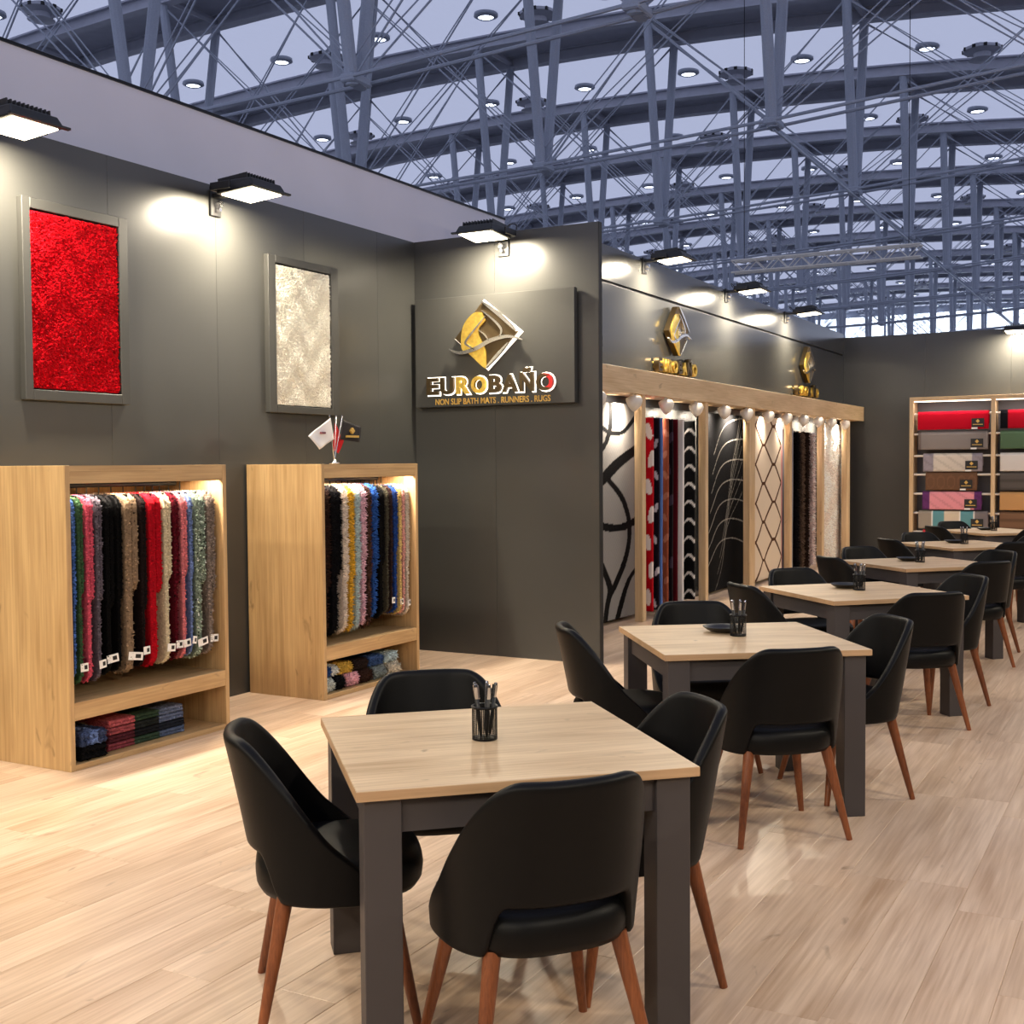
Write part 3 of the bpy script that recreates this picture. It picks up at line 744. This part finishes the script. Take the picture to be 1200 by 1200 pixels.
G().box(-5.124, -5.105, fy-.175, fy-.130, fz+.205, fz+.218).build('emblem', plain('flag_emblem', (120, 60, 70), .7), f1)
f2 = flag([(fy+.033, fz+.285), (fy+.004, fz+.10), (fy+.06, fz+.07), (fy+.125, fz+.164)], (214, 18, 26), 'plain red table flag hanging between the white and black flags', x0=-5.15)
f3 = flag([(fy+.085, fz+.305), (fy+.047, fz+.17), (fy+.27, fz+.152), (fy+.29, fz+.265)], (30, 24, 26), 'black table flag with gold emblem')
g = G().box(-5.124, -5.104, fy+.11, fy+.25, fz+.185, fz+.200).prism([(fy+.18, fz+.255), (fy+.205, fz+.232), (fy+.18, fz+.21), (fy+.155, fz+.232)], -5.124, -5.104, lambda a, b, d: (d, a, b))
g.build('emblem', M['goldprint'], f3)

# ------------------------------------------------------------------ rug display: posts, beam, rugs, spot lamps
XP = -4.65
ds = empty('rug_display', (XP, 14.8, 0)); tag(ds, 'long oak rug display of six posts under a deep beam', 'display stand')
G().box(-.34, 0, 9.95-14.8, YB-.02-14.8, 2.285, 2.525).build('beam', M['oakbeam'], ds, bevel=.003, seg=1)
POSTS = [(11.15, .095), (13.0, .095), (14.62, .22), (16.42, .10), (18.16, .12), (19.70, .22)]
for y, w in POSTS: G().box(-.115, -.03, y-14.8, y+w-14.8, 0, 2.285).build('post', M['oakpost'], ds, bevel=.003, seg=1)
G().box(-.335, -.30, 9.95-14.8, YB-.02-14.8, 2.2, 2.285).build('rail', M['blackm'], ds)
def rug_sheet(y0, y1, x, z0, z1, pat, label, nx=90, nz=200, wave=.012, shag=0, thick=.018, group='rugs hung in the oak display'):
    """flat hung rug facing +X; pat(u, v) -> linear colour, u along Y 0..1, v up 0..1"""
    t = empty('hanging_rug', (x, (y0+y1)/2, z0)); tag(t, label, 'rug', group)
    u, v = np.meshgrid(np.linspace(0, 1, nx+1), np.linspace(0, 1, nz+1), indexing='ij')
    w = y1-y0; h = z1-z0
    X = wave*np.sin(u*9+v*2)*(1.1-v)+thick; P = np.stack([X, (u-.5)*w, v*h], -1).reshape(-1, 3)
    B = P.copy(); B[:, 0] -= thick
    C = pat(u.ravel(), v.ravel())
    idx = np.arange((nx+1)*(nz+1)).reshape(nx+1, nz+1)
    q = np.stack([idx[:-1, :-1], idx[1:, :-1], idx[1:, 1:], idx[:-1, 1:]], -1).reshape(-1, 4)
    n = len(P)
    ed = np.concatenate([idx[:, 0], idx[-1, 1:], idx[-2::-1, -1], idx[0, -2:0:-1]]); e2 = np.roll(ed, -1)
    side = np.stack([ed, ed+n, e2+n, e2], -1)
    me = npmesh('face', np.concatenate([P, B]), np.concatenate([q, q[:, ::-1]+n, side]), True, np.concatenate([C, C]))
    link('face', me, M['rug'], t)
    if shag:
        k = int(w*h*3500); uu = RNG.uniform(0, 1, k); v2 = RNG.uniform(0, 1, k)
        PP = np.stack([wave*np.sin(uu*9+v2*2)*(1.1-v2)+thick, (uu-.5)*w, v2*h], 1); N = np.zeros((k, 3)); N[:, 0] = 1; N[:, 2] = -.5
        V, Fc, CC = tufts(PP, N, shag, .012, np.clip(pat(uu, v2)*(1+.15*RNG.normal(0, 1, (k, 1))), .003, .92), .5)
        o = link('pile', npmesh('pile', V, Fc, False, CC), M['pile'], t); o['kind'] = 'stuff'
    return t
def mixc(a, b, m): m = m[:, None]; return np.array(lin(a))*(1-m)+np.array(lin(b))*m
def segd(u, v, pts):
    d = np.full(u.shape, 1e9)
    for (a, b), (c, e) in zip(pts, pts[1:]):
        dx, dy = c-a, e-b; t = np.clip(((u-a)*dx+(v-b)*dy)/(dx*dx+dy*dy+1e-9), 0, 1)
        d = np.minimum(d, np.hypot(u-a-t*dx, v-b-t*dy))
    return d
def pat_curves(u, v):
    U = (10.25+1.19*u-10.62)/.88*150+40; V = 225+990*(1-v)*.98; m = np.zeros(u.shape)
    for pts, w in (([(-40, 640), (40, 570), (110, 490), (190, 430), (240, 410)], 22), ([(70, 570), (120, 650), (150, 760), (145, 880), (100, 1030), (66, 1100)], 11),
                   ([(-20, 750), (40, 770), (110, 785), (190, 758), (250, 730)], 17), ([(10, 320), (40, 336), (80, 360), (130, 350), (185, 275), (200, 230)], 9),
                   ([(75, 215), (74, 340), (45, 430), (0, 470)], 9), ([(40, 940), (75, 1050), (62, 1130), (50, 1215)], 13), ([(230, 950), (190, 980), (140, 1045), (100, 1215)], 10)):
        d = segd(U*1.15, V, [(p[0]*1.15, p[1]) for p in spline(pts, 6)])
        m = np.maximum(m, (d < w).astype(float))
    c = mixc((134, 131, 127), (12, 12, 12), m); return c*(1+.12*np.sin(u*190)*np.sin(v*270))[:, None]
def pat_silver(u, v):
    U = u*1.5; V = v*2.2; m = np.zeros(u.shape)
    for k in range(7):
        a = .1+.22*k; pts = [(.0+.05*k, .25+.24*k), (.4+.03*k, .55+.24*k), (.9, .62+.25*k), (1.5, .5+.28*k)]
        m = np.maximum(m, (segd(U, V, spline(pts, 6)) < .007)*.5)
        pts = [(.3+.1*k, .0+.2*k), (.6+.05*k, .3+.2*k), (.8+.05*k, .8+.18*k), (1.3, 1.2+.2*k)]
        m = np.maximum(m, (segd(U, V, spline(pts, 6)) < .005)*.4)
    return mixc((14, 14, 15), (190, 184, 172), m)
def pat_lattice(u, v):
    U = u*1.3; V = v*2.2
    m = np.zeros(u.shape)
    P, Q = .45, .52
    for i in range(-1, 5):
        for j in range(-1, 6):
            cx = i*P; cy = j*Q+(.5*Q if i % 2 else 0)
            for pts in (((cx-.05, cy), (cx+.05, cy)), ((cx+.05, cy), (cx+P-.05, cy+.5*Q)), ((cx+.05, cy), (cx+P-.05, cy-.5*Q))):
                m = np.maximum(m, segd(U, V, list(pts)) < .021)
    return mixc((216, 198, 174), (78, 48, 28), m)
def pat_white(u, v): return mixc((250, 242, 232), (238, 222, 210), .5+.5*np.sin(u*7+3*np.sin(v*9)))
rug_sheet(10.25, 11.44, -4.90, .04, 2.20, pat_curves, 'light grey rug with bold black curving bands in the display', 110, 190)
rug_sheet(13.6, 15.2, -4.92, .04, 2.20, pat_silver, 'black rug with thin silver leaf lines in the display', 140, 220)
rug_sheet(15.12, 16.35, -4.80, .04, 2.20, pat_lattice, 'cream rug with brown diamond lattice in the display', 150, 240)
rug_sheet(18.85, 20.25, -4.86, .04, 2.20, pat_white, 'plain ivory shaggy rug hung beside the shelf wall', 40, 60, shag=.03)
def leaf_rug(y, pat, label, shag=0, x0=-4.985, x1=-4.70, thick=.035, z0=.07, z1=2.07, nx=26, nz=150):
    if shag: z1 = 2.03
    """rug hung edge-out like a page: its face looks along -Y, its front edge is x1"""
    w = x1-x0
    t = empty('hanging_rug', ((x0+x1)/2, y, z0)); tag(t, label, 'rug', 'rugs hung edge-out in the display')
    u, v = np.meshgrid(np.linspace(0, 1, nx+1), np.linspace(0, 1, nz+1), indexing='ij'); h = z1-z0
    Yf = -thick/2+.01*np.sin(v*5+u*4); P = np.stack([(u-.5)*w, Yf, v*h], -1).reshape(-1, 3); B = P.copy(); B[:, 1] += thick
    C = pat(u.ravel(), v.ravel()); idx = np.arange((nx+1)*(nz+1)).reshape(nx+1, nz+1); n = len(P)
    q = np.stack([idx[:-1, :-1], idx[1:, :-1], idx[1:, 1:], idx[:-1, 1:]], -1).reshape(-1, 4)
    ed = np.concatenate([idx[:, 0], idx[-1, 1:], idx[-2::-1, -1], idx[0, -2:0:-1]]); e2 = np.roll(ed, -1)
    link('face', npmesh('face', np.concatenate([P, B]), np.concatenate([q, q[:, ::-1]+n, np.stack([ed, ed+n, e2+n, e2], -1)]), True, np.concatenate([C, C])), M['rug'], t)
    if shag:
        k = 1500; uu = 1-RNG.uniform(0, .5, k)**1.5; v2 = RNG.uniform(0, 1, k); ed_ = RNG.uniform(0, 1, k) < .5
        PP = np.stack([np.where(ed_, w/2, (uu-.5)*w), np.where(ed_, RNG.uniform(-thick/2, thick/2, k), -thick/2), v2*h], 1)
        N = np.zeros((k, 3)); N[:, 0] = ed_; N[:, 1] = -1.0*(~ed_); N[:, 2] = -.4
        V, Fc, CC = tufts(PP, N, shag, .012, np.clip(pat(uu, v2)*(1+.3*RNG.normal(0, 1, (k, 1))), .003, .9), .5)
        o = link('pile', npmesh('pile', V, Fc, False, CC), M['pile'], t); o['kind'] = 'stuff'
def solid(c): return lambda u, v: np.repeat(np.array([lin(c)]), len(u), 0)
def blots(a, b, per, off=0, w=.3): return lambda u, v: mixc(a, b, ((np.mod(v*per+off, 1)-.5)**2*3+(u-.9+.1*np.sin(v*per*3))**2*14 < w*w*3).astype(float))
def ticks(a, b, per): return lambda u, v: mixc(a, b, (np.abs(np.mod(v*per+(u-.8)**2*6, 1)-.5) < .09)*(u > .55).astype(float))
leaf_rug(11.48, blots((176, 12, 26), (228, 216, 210), 7), 'red rug with white blossoms hung edge-out in the display')
leaf_rug(11.645, blots((22, 16, 26), (206, 200, 206), 6, .3, .15), 'black rug with small white spots hung edge-out')
leaf_rug(11.73, solid((86, 116, 176)), 'plain blue rug hung edge-out between black and rust rugs')
leaf_rug(11.90, blots((142, 72, 48), (176, 110, 84), 9, .2, .2), 'rust brown rug with pale rings hung edge-out')
leaf_rug(12.03, blots((20, 14, 18), (60, 50, 64), 6, .1, .2), 'dark plum rug hung edge-out beside the rust rug')
leaf_rug(12.17, solid((76, 12, 22)), 'dark red rug hung edge-out beside the white rug')
leaf_rug(12.35, solid((226, 222, 218)), 'plain white rug hung edge-out in the display')
leaf_rug(12.70, ticks((13, 13, 14), (214, 210, 204), 10), 'black rug with white leaf strokes hung edge-out')
leaf_rug(16.41, solid((214, 150, 146)), 'pink rug edge hung behind the lattice rug', thick=.03, x1=-4.79)
leaf_rug(16.62, solid((150, 150, 156)), 'silver grey rug hung edge-out in the far bay')
leaf_rug(16.86, solid((20, 18, 20)), 'black shaggy rug hung edge-out in the far bay', .05)
leaf_rug(17.12, solid((92, 74, 62)), 'taupe brown shaggy rug hung edge-out in the far bay', .05)
leaf_rug(17.38, solid((44, 30, 24)), 'dark brown shaggy rug hung edge-out in the far bay', .05)
leaf_rug(17.72, solid((222, 198, 192)), 'pale blush shaggy rug hung edge-out in the far bay', .05)
# white spot lamps under the beam, aimed at the rugs
sp = empty('spot_lamp', (0, 0, 0)); tag(sp, 'white dome spot lamp hung under the oak display beam', 'lamp', 'white spot lamps under the display beam')
G().lathe([(.001, -.135), (.03, -.125), (.06, -.09), (.076, -.045), (.078, 0), (.07, 0), (.068, -.04), (.05, -.085), (.001, -.115)], 20).build('shade', M['white'], sp, smooth=True, loc=(-.03, 0, -.085), rot=(0, R(-118), 0), fix=False)
G().tube((0, 0, -.02), (0, 0, .021), .012, .012, 8).build('stem', M['white'], sp)
G().lathe([(.001, -.03), (.05, -.03), (.05, -.02), (.001, -.02)], 14).build('reflector', M['silver'], sp, loc=(-.03, 0, -.085), rot=(0, R(-118), 0))
for i in range(12):
    y = (10.1, 10.95, 11.8, 12.7, 13.65, 14.5, 15.4, 16.25, 17.1, 17.9, 18.7, 19.55)[i]
    o = sp if i == 0 else copy_tree(sp)
    o.location = (-4.69, y, 2.262)
    L = bpy.data.lights.new('spot', 'SPOT'); L.energy = SPOT_W; L.color = (1, .87, .72); L.spot_size = R(140); L.spot_blend = .8; L.shadow_soft_size = .03
    lo = bpy.data.objects.new('spot_beam', L); COL.objects.link(lo); lo.parent = o
    lo.location = (-.03-.012, .0, -.085-.006)
    lo.rotation_euler = Vector((-.88, .0, -.47)).to_track_quat('-Z', 'Y').to_euler()

# ------------------------------------------------------------------ shelves of folded mats on the back wall
SY = 20.40; S0, S1, S2 = -3.80, -2.545, -1.29
sh = empty('mat_shelf', (S1, YB, 0)); tag(sh, 'oak wall rack of mats folded over white rods', 'shelf')
for x in (S0, S1, S2): G().box(x-.03-S1, x+.03-S1, SY-YB, -.005, 0, 2.64).build('upright', M['oakpost'], sh, bevel=.002, seg=1)
G().box(S0-.03-S1, S2+.03-S1, SY-YB-.002, -.005, 2.58, 2.645).build('top_board', plain('oak_top_board', (206, 176, 134), .5, noise=.1, nscale=8), sh, bevel=.002, seg=1)
G().box(S0-S1, S2-S1, -.03, -.006, 2.30, 2.58).build('upper_back_panel', M['shelf_back'], sh)
G().box(S0-S1, S2-S1, -.03, -.006, 0, 2.30).build('back_panel', M['shelf_back'], sh)
LV = [2.40, 2.075, 1.72, 1.415, 1.10, .785, .475]
for a, b in ((S0, S1), (S1, S2)):
    for z in LV:
        G().tube((a+.03-S1, -.30, z-.036), (b-.03-S1, -.30, z-.036), .018, .018, 10).build('rod', M['white'], sh)
    G().box(a+.04-S1, b-.04-S1, -.39, -.375, 2.562, 2.578).build('led_strip', M['strip'], sh)
    L = bpy.data.lights.new('shelf_led', 'AREA'); L.shape = 'RECTANGLE'; L.size = 1.1; L.size_y = .05; L.energy = 5; L.color = (1, .88, .82)
    lo = bpy.data.objects.new('shelf_light', L); COL.objects.link(lo); lo.parent = sh; lo.location = ((a+b)/2-S1, -.39, 2.55); lo.rotation_euler = (R(14), 0, 0)
def draped(x0, x1, z, bands, label, pat=None, drop=.29):
    """mat folded over a rod, hanging in front; bands = [(fraction, colour)]"""
    t = empty('folded_mat', ((x0+x1)/2, YB-.30, z-drop)); tag(t, label, 'mat', 'mats folded over the shelf rods')
    prof = [(-.048, 0), (-.05, drop*.5), (-.046, drop-.03), (-.03, drop-.006), (0, drop+.006), (.03, drop-.006), (.046, drop-.03), (.048, drop*.3)]
    nx = 60; w = x1-x0
    xs_ = np.linspace(-w/2, w/2, nx+1); V = []; C = []
    ed = np.cumsum([b[0] for b in bands]); ed = ed/ed[-1]
    fine = []
    for (a, b), (c, d) in zip(prof, prof[1:]):
        for k in range(5): fine.append((a+(c-a)*k/5, b+(d-b)*k/5))
    fine.append(prof[-1])
    for x in xs_:
        u = x/w+.5; k = min(int(np.searchsorted(ed, u-1e-6)), len(bands)-1); c = np.array(lin(bands[k][1]))
        for (y, zz) in fine:
            V.append((x, y, zz)); f = 1.0
            if pat == 'circles':
                qx = (u*5) % 1-.5; qz = (zz/.26) % 1-.5; f = 1.25 if .30 < math.hypot(qx, qz*1.0) < .42 else 1.0
            elif pat == 'waves': f = .82 if math.sin(u*26+zz*40) > .7 else 1.0
            elif pat == 'hstripes': f = .72 if math.sin(zz*44+1) > .2 else 1.0
            C.append(c*f)
    m = len(fine); V = np.array(V); idx = np.arange((nx+1)*m).reshape(nx+1, m)
    q = np.stack([idx[:-1, :-1], idx[1:, :-1], idx[1:, 1:], idx[:-1, 1:]], -1).reshape(-1, 4)
    me = npmesh('cloth', V, q, True, np.array(C))
    o = link('cloth', me, M['mat'], t); sd = o.modifiers.new('thick', 'SOLIDIFY'); sd.thickness = .012; sd.offset = -1
    tg = G().box(w/2-.26, w/2-.07, -.0625, -.0595, .03, .17).build('hang_tag', M['tagb'], t)
    cx = w/2-.165
    G().prism([(cx, .158), (cx+.03, .125), (cx, .095), (cx-.03, .125)], -.064, -.0625).box(w/2-.24, w/2-.09, -.064, -.0625, .066, .078).build('tag_emblem', M['goldprint'], tg)
    G().box(w/2-.26, w/2-.17, -.0625, -.0595, .0, .026).build('price_label', M['tagw'], t)
a, b = S0+.06, S1-.06
K = (14, 14, 18)
rows1 = [(a+.03, b-.01, [(1, (176, 12, 34))], 'bright red mat folded over the topmost rod', None),
         (a+.04, b-.02, [(.05, (110, 98, 92)), (1, (134, 126, 122))], 'plain grey mat folded over the rod below the bright red one', None),
         (a+.12, b-.10, [(.18, (150, 142, 150)), (.66, (206, 196, 184)), (.18, (150, 142, 150))], 'cream mat with lilac grey ends folded over a rod', 'waves'),
         (a+.16, b-.18, [(1, (104, 76, 58))], 'brown mat with ring pattern folded over a rod', 'circles'),
         (a+.11, b-.11, [(.13, (98, 54, 104)), (.74, (222, 146, 156)), (.13, (98, 54, 104))], 'pink mat with purple ends folded over a rod', 'waves'),
         (a+.05, b-.01, [(.19, (150, 140, 128)), (.015, (235, 230, 225)), (.17, (96, 146, 154)), (.015, (235, 230, 225)), (.22, (206, 190, 168)), (.015, (235, 230, 225)), (.18, (96, 146, 154)), (.015, (235, 230, 225)), (.2, (124, 116, 116))], 'patchwork mat of taupe, teal and cream folded over a rod', None),
         (a+.12, b-.05, [(.14, (206, 66, 72)), (.2, (222, 126, 116)), (.3, (206, 66, 72)), (.3, (222, 126, 116))], 'red and coral banded mat folded over the lowest rod', None)]
for z, (x0, x1, bd, lab, pt) in zip(LV, rows1): draped(x0, x1, z, bd, lab, pt)
a, b = S1+.06, S2-.06
rows2 = [([(.1, K), (.012, (230, 228, 226)), (.26, (172, 14, 34)), (.012, (230, 228, 226)), (.4, K), (.2, (172, 14, 34))], 'black and red striped mat folded over the topmost rod', None),
         ([(1, (84, 108, 82))], 'green mat folded over a rod beside the grey mat', None), ([(1, (212, 206, 200))], 'off white mat folded over a rod above the charcoal mat', None),
         ([(1, (92, 86, 82))], 'charcoal striped mat folded over a rod below the off white mat', 'hstripes'), ([(1, (188, 144, 96))], 'tan mat folded over a rod below the charcoal mat', None),
         ([(1, (118, 90, 70))], 'brown banded mat folded over a rod below the tan mat', 'hstripes'), ([(1, (150, 130, 110))], 'taupe mat folded over the lowest rod beside the coral mat', None)]
for z, (bd, lab, pt) in zip(LV, rows2): draped(a+.04, b-.04, z, bd, lab, pt)

# ------------------------------------------------------------------ tables
def make_table():
    t = empty('square_table'); S = .475; H = .76
    G().box(-S, S, -S, S, H-.028, H).build('table_top', [M['top']], t, bevel=.0015, seg=1)
    for x0, x1, y0, y1 in ((-S-.0006, -S, -S, S), (S, S+.0006, -S, S), (-S, S, -S-.0006, -S), (-S, S, S, S+.0006)):
        G().box(x0, x1, y0, y1, H-.0265, H-.0015).build('edge_band', M['topedge'], t)
    I = .455; Wd = .10
    for sx_ in (-1, 1):
        for sy_ in (-1, 1):
            x0, x1 = sorted((sx_*I, sx_*(I-Wd))); y0, y1 = sorted((sy_*I, sy_*(I-Wd)))
            G().box(x0, x1, y0, y1, 0, H-.029).build('leg', M['legs'], t, bevel=.002, seg=1)
    for s_ in (-1, 1):
        y0, y1 = sorted((s_*(I-.02), s_*(I-.045)))
        G().box(-I+Wd, I-Wd, y0, y1, H-.125, H-.029).build('apron', M['legs'], t)
        G().box(y0, y1, -I+Wd, I-Wd, H-.125, H-.029).build('apron', M['legs'], t)
    return t
TABLES = [((-1.813, 3.14), -1.5), ((-1.84, 5.545), -9), ((-1.79, 7.90), 0), ((-1.84, 10.32), 1), ((-1.86, 12.78), 0), ((-1.9, 15.35), 0)]
ORD = ['sixth', 'fifth', 'fourth', 'third', 'second', 'first']
tb = make_table()
for i, ((x, y), rz) in enumerate(TABLES):
    o = tb if i == 0 else copy_tree(tb)
    o.location = (x, y, 0); o.rotation_euler = (0, 0, R(45+rz))
    lab = 'square oak-topped table with grey legs, pen cup and no dish on it' if i == 0 else 'square oak-topped table with grey legs, '+ORD[i]+' in the row from the mat rack'
    tag(o, lab, 'table', 'square tables in a row')

# ------------------------------------------------------------------ chairs
def bake(o):
    dg = bpy.context.evaluated_depsgraph_get(); me = bpy.data.meshes.new_from_object(o.evaluated_get(dg))
    me.name = o.data.name; o.modifiers.clear(); o.data = me; me.shade_smooth(); return o
def make_chair():
    """upholstered tub chair; local +Y faces the table, origin on the floor"""
    t = empty('tub_chair')
    # seat cushion: super-elliptic cushion with domed top
    g = G(); n = 40; V = []; prof = [(.80, .375), (.93, .378), (.985, .40), (1.0, .43), (.985, .458), (.93, .478), (.80, .487), (.45, .492), (.0001, .493)]
    for s_, z in [(.0001, .375)]+prof:
        for k in range(n):
            a = 2*math.pi*k/n; c_, q = math.cos(a), math.sin(a); p = 2/3.0
            x = .238*math.copysign(abs(c_)**p, c_); y = .245*math.copysign(abs(q)**p, q)+.015
            x *= 1+.05*(y/.25)
            V.append((x*s_, y*s_, z))
    m = len(prof)+1
    g.add(V, [(k*n+i, k*n+(i+1) % n, (k+1)*n+(i+1) % n, (k+1)*n+i) for k in range(m-1) for i in range(n)])
    g.build('seat', M['leather'], t, smooth=True)
    # wrap-around back shell with the open slot above the seat
    na, nt = 44, 14; A = R(112); V = []
    def sm(a, b, x): x = min(1, max(0, (x-a)/(b-a))); return x*x*(3-2*x)
    for i in range(na+1):
        th = -A+2*A*i/na; at = abs(math.degrees(th))
        zt = .835-.012*(at/45)**2 if at < 36 else None
        f = sm(30, 116, at); zt = .838*(1-f)+.42*f if at > 30 else .838
        zt = .838-.43*sm(26, 118, at)**1.15
        zb = .372+.138*(1-sm(37, 47, at))
        zt = max(zt, zb+.03)
        for j in range(nt+1):
            v = j/nt; z = zb+(zt-zb)*v; hgt = (z-.38)/.45
            rx = .246+.030*hgt-.045*max(0, hgt-.45)**1.5; ry = .235
            p = .80
            sx_ = math.sin(th); cy_ = math.cos(th)
            x = rx*math.copysign(abs(sx_)**p, sx_); y = -ry*math.copysign(abs(cy_)**p, cy_)
            y += .02-.085*max(0, hgt)**1.2*max(0, cy_+.35)/1.35
            V.append((x, y, z))
    Fc = [(i*(nt+1)+j, (i+1)*(nt+1)+j, (i+1)*(nt+1)+j+1, i*(nt+1)+j+1) for i in range(na) for j in range(nt)]
    o = G().add(V, Fc).build('backrest', M['leather'], t, fix=False)
    sd = o.modifiers.new('s', 'SOLIDIFY'); sd.thickness = .036; sd.offset = 0
    ss = o.modifiers.new('ss', 'SUBSURF'); ss.levels = 1; ss.render_levels = 1
    bake(o)
    for sx_ in (-1, 1):
        for sy_ in (-1, 1):
            G().tube((sx_*.248, sy_*.222, 0), (sx_*.175, sy_*.145, .385), .0125, .024, 14).build('leg', M['walnut'], t)
    return t
ch = make_chair()
for c in ch.children:
    if c.name.startswith('leg'): smooth_angle(c)
first = True
SIDES = [('A', 225, 'wall side, facing rack'), ('B', 315, 'aisle side, facing rack'), ('C', 45, 'aisle side, back to rack'), ('D', 135, 'wall side, back to rack')]
OV = {(0, 'A'): ((-2.18, 2.825), 40), (0, 'B'): ((-1.48, 2.775), 141), (0, 'C'): ((-1.517, 3.468), 225), (0, 'D'): ((-2.23, 3.51), -48),
      (1, 'B'): ((-1.52, 5.07), 132), (1, 'C'): ((-1.40, 5.86), 222)}
for i, ((tx, ty), rz) in enumerate(TABLES):
    for k, ang, ph in SIDES:
        if (i, k) in OV: (x, y), face = OV[(i, k)]
        else:
            a = R(ang+rz); d = .58+random.uniform(-.03, .06); x = tx+d*math.cos(a); y = ty+d*math.sin(a); face = ang+rz+180+random.uniform(-5, 5)
        o = ch if first else copy_tree(ch); first = False
        o.location = (x, y, 0); o.rotation_euler = (0, 0, R(face-90))
        tag(o, 'black tub chair, walnut legs, '+ph+', '+ORD[i]+' table from rack', 'chair', 'black tub chairs around the tables')

# ------------------------------------------------------------------ pen cups, pens, dishes
def make_cup():
    t = empty('pen_cup'); r = .038; h = .10; g = G()
    for k in range(40):
        a = 2*math.pi*k/40; g.tube((r*math.cos(a), r*math.sin(a), .004), (r*math.cos(a), r*math.sin(a), h), .0007, .0007, 4, caps=False)
    for j in range(1, 22):
        z = h*j/22; g.lathe([(r-.0006, z-.0006), (r+.0006, z-.0006), (r+.0006, z+.0006), (r-.0006, z+.0006), (r-.0006, z-.0006)], 24)
    w = g.build('wire_mesh', M['blackm'], t, fix=False); w['kind'] = 'stuff'
    G().lathe([(r-.003, h-.002), (r+.003, h-.003), (r+.004, h+.001), (r+.002, h+.004), (r-.003, h+.003), (r-.003, h-.002)], 28).build('rim', M['blackm'], t, smooth=True)
    G().lathe([(.001, .0), (r+.001, 0), (r+.001, .006), (.001, .006)], 28).build('base', M['blackm'], t)
    return t
cup0 = make_cup()
def make_pen():
    p = G().lathe([(.001, 0), (.004, .012), (.0045, .02), (.0045, .105), (.001, .106)], 10).build('pen', M['black'], smooth=True)
    G().lathe([(.0052, .098), (.0052, .128), (.004, .134), (.001, .135)], 10).box(-.0015, .0015, .004, .008, .095, .13).build('push_cap', M['chrome'], p)
    return p
pen0 = make_pen()
def make_dish():
    t = G().lathe([(.001, 0), (.05, 0), (.085, .012), (.105, .026), (.107, .028), (.103, .029), (.08, .017), (.048, .006), (.001, .005)], 32).build('dish', M['black'], smooth=True); return t
dish0 = make_dish()
CUPS = [(-1.839, 3.137), (-1.846, 5.587), (-1.80, 7.93), (-1.85, 10.34), (-1.86, 12.80), (-1.9, 15.36)]
for i, (x, y) in enumerate(CUPS):
    o = cup0 if i == 0 else copy_tree(cup0); o.location = (x, y, .7605)
    tag(o, 'black wire mesh pen cup on '+('the table without a dish' if i == 0 else 'the '+ORD[i]+' table from the mat rack'), 'pen cup', 'pen cups on the tables')
    for k in range(5 if i < 3 else 4):
        a = 1.3*k+i; p = pen0 if (i, k) == (0, 0) else copy_tree(pen0)
        tl = -.13
        p.scale = (1.25, 1.25, 1.22); a = 2*math.pi*k/5+i; p.location = (x-.0145*math.cos(a), y-.0145*math.sin(a), .770)
        p.rotation_euler = Vector((tl*math.cos(a), tl*math.sin(a), 1)).to_track_quat('Z', 'Y').to_euler()
        tag(p, 'black and silver pen in the cup on '+('the table without a dish' if i == 0 else 'the '+ORD[i]+' table from the rack'), 'pen', 'pens in the cups')
    if i > 0:
        d = dish0 if i == 1 else copy_tree(dish0); d.location = (x-.11, y+.10, .7605); d.scale = (.95, .95, 1)
        tag(d, 'shallow black dish beside the pen cup on the '+ORD[i]+' table from the rack', 'dish', 'black dishes on the tables')
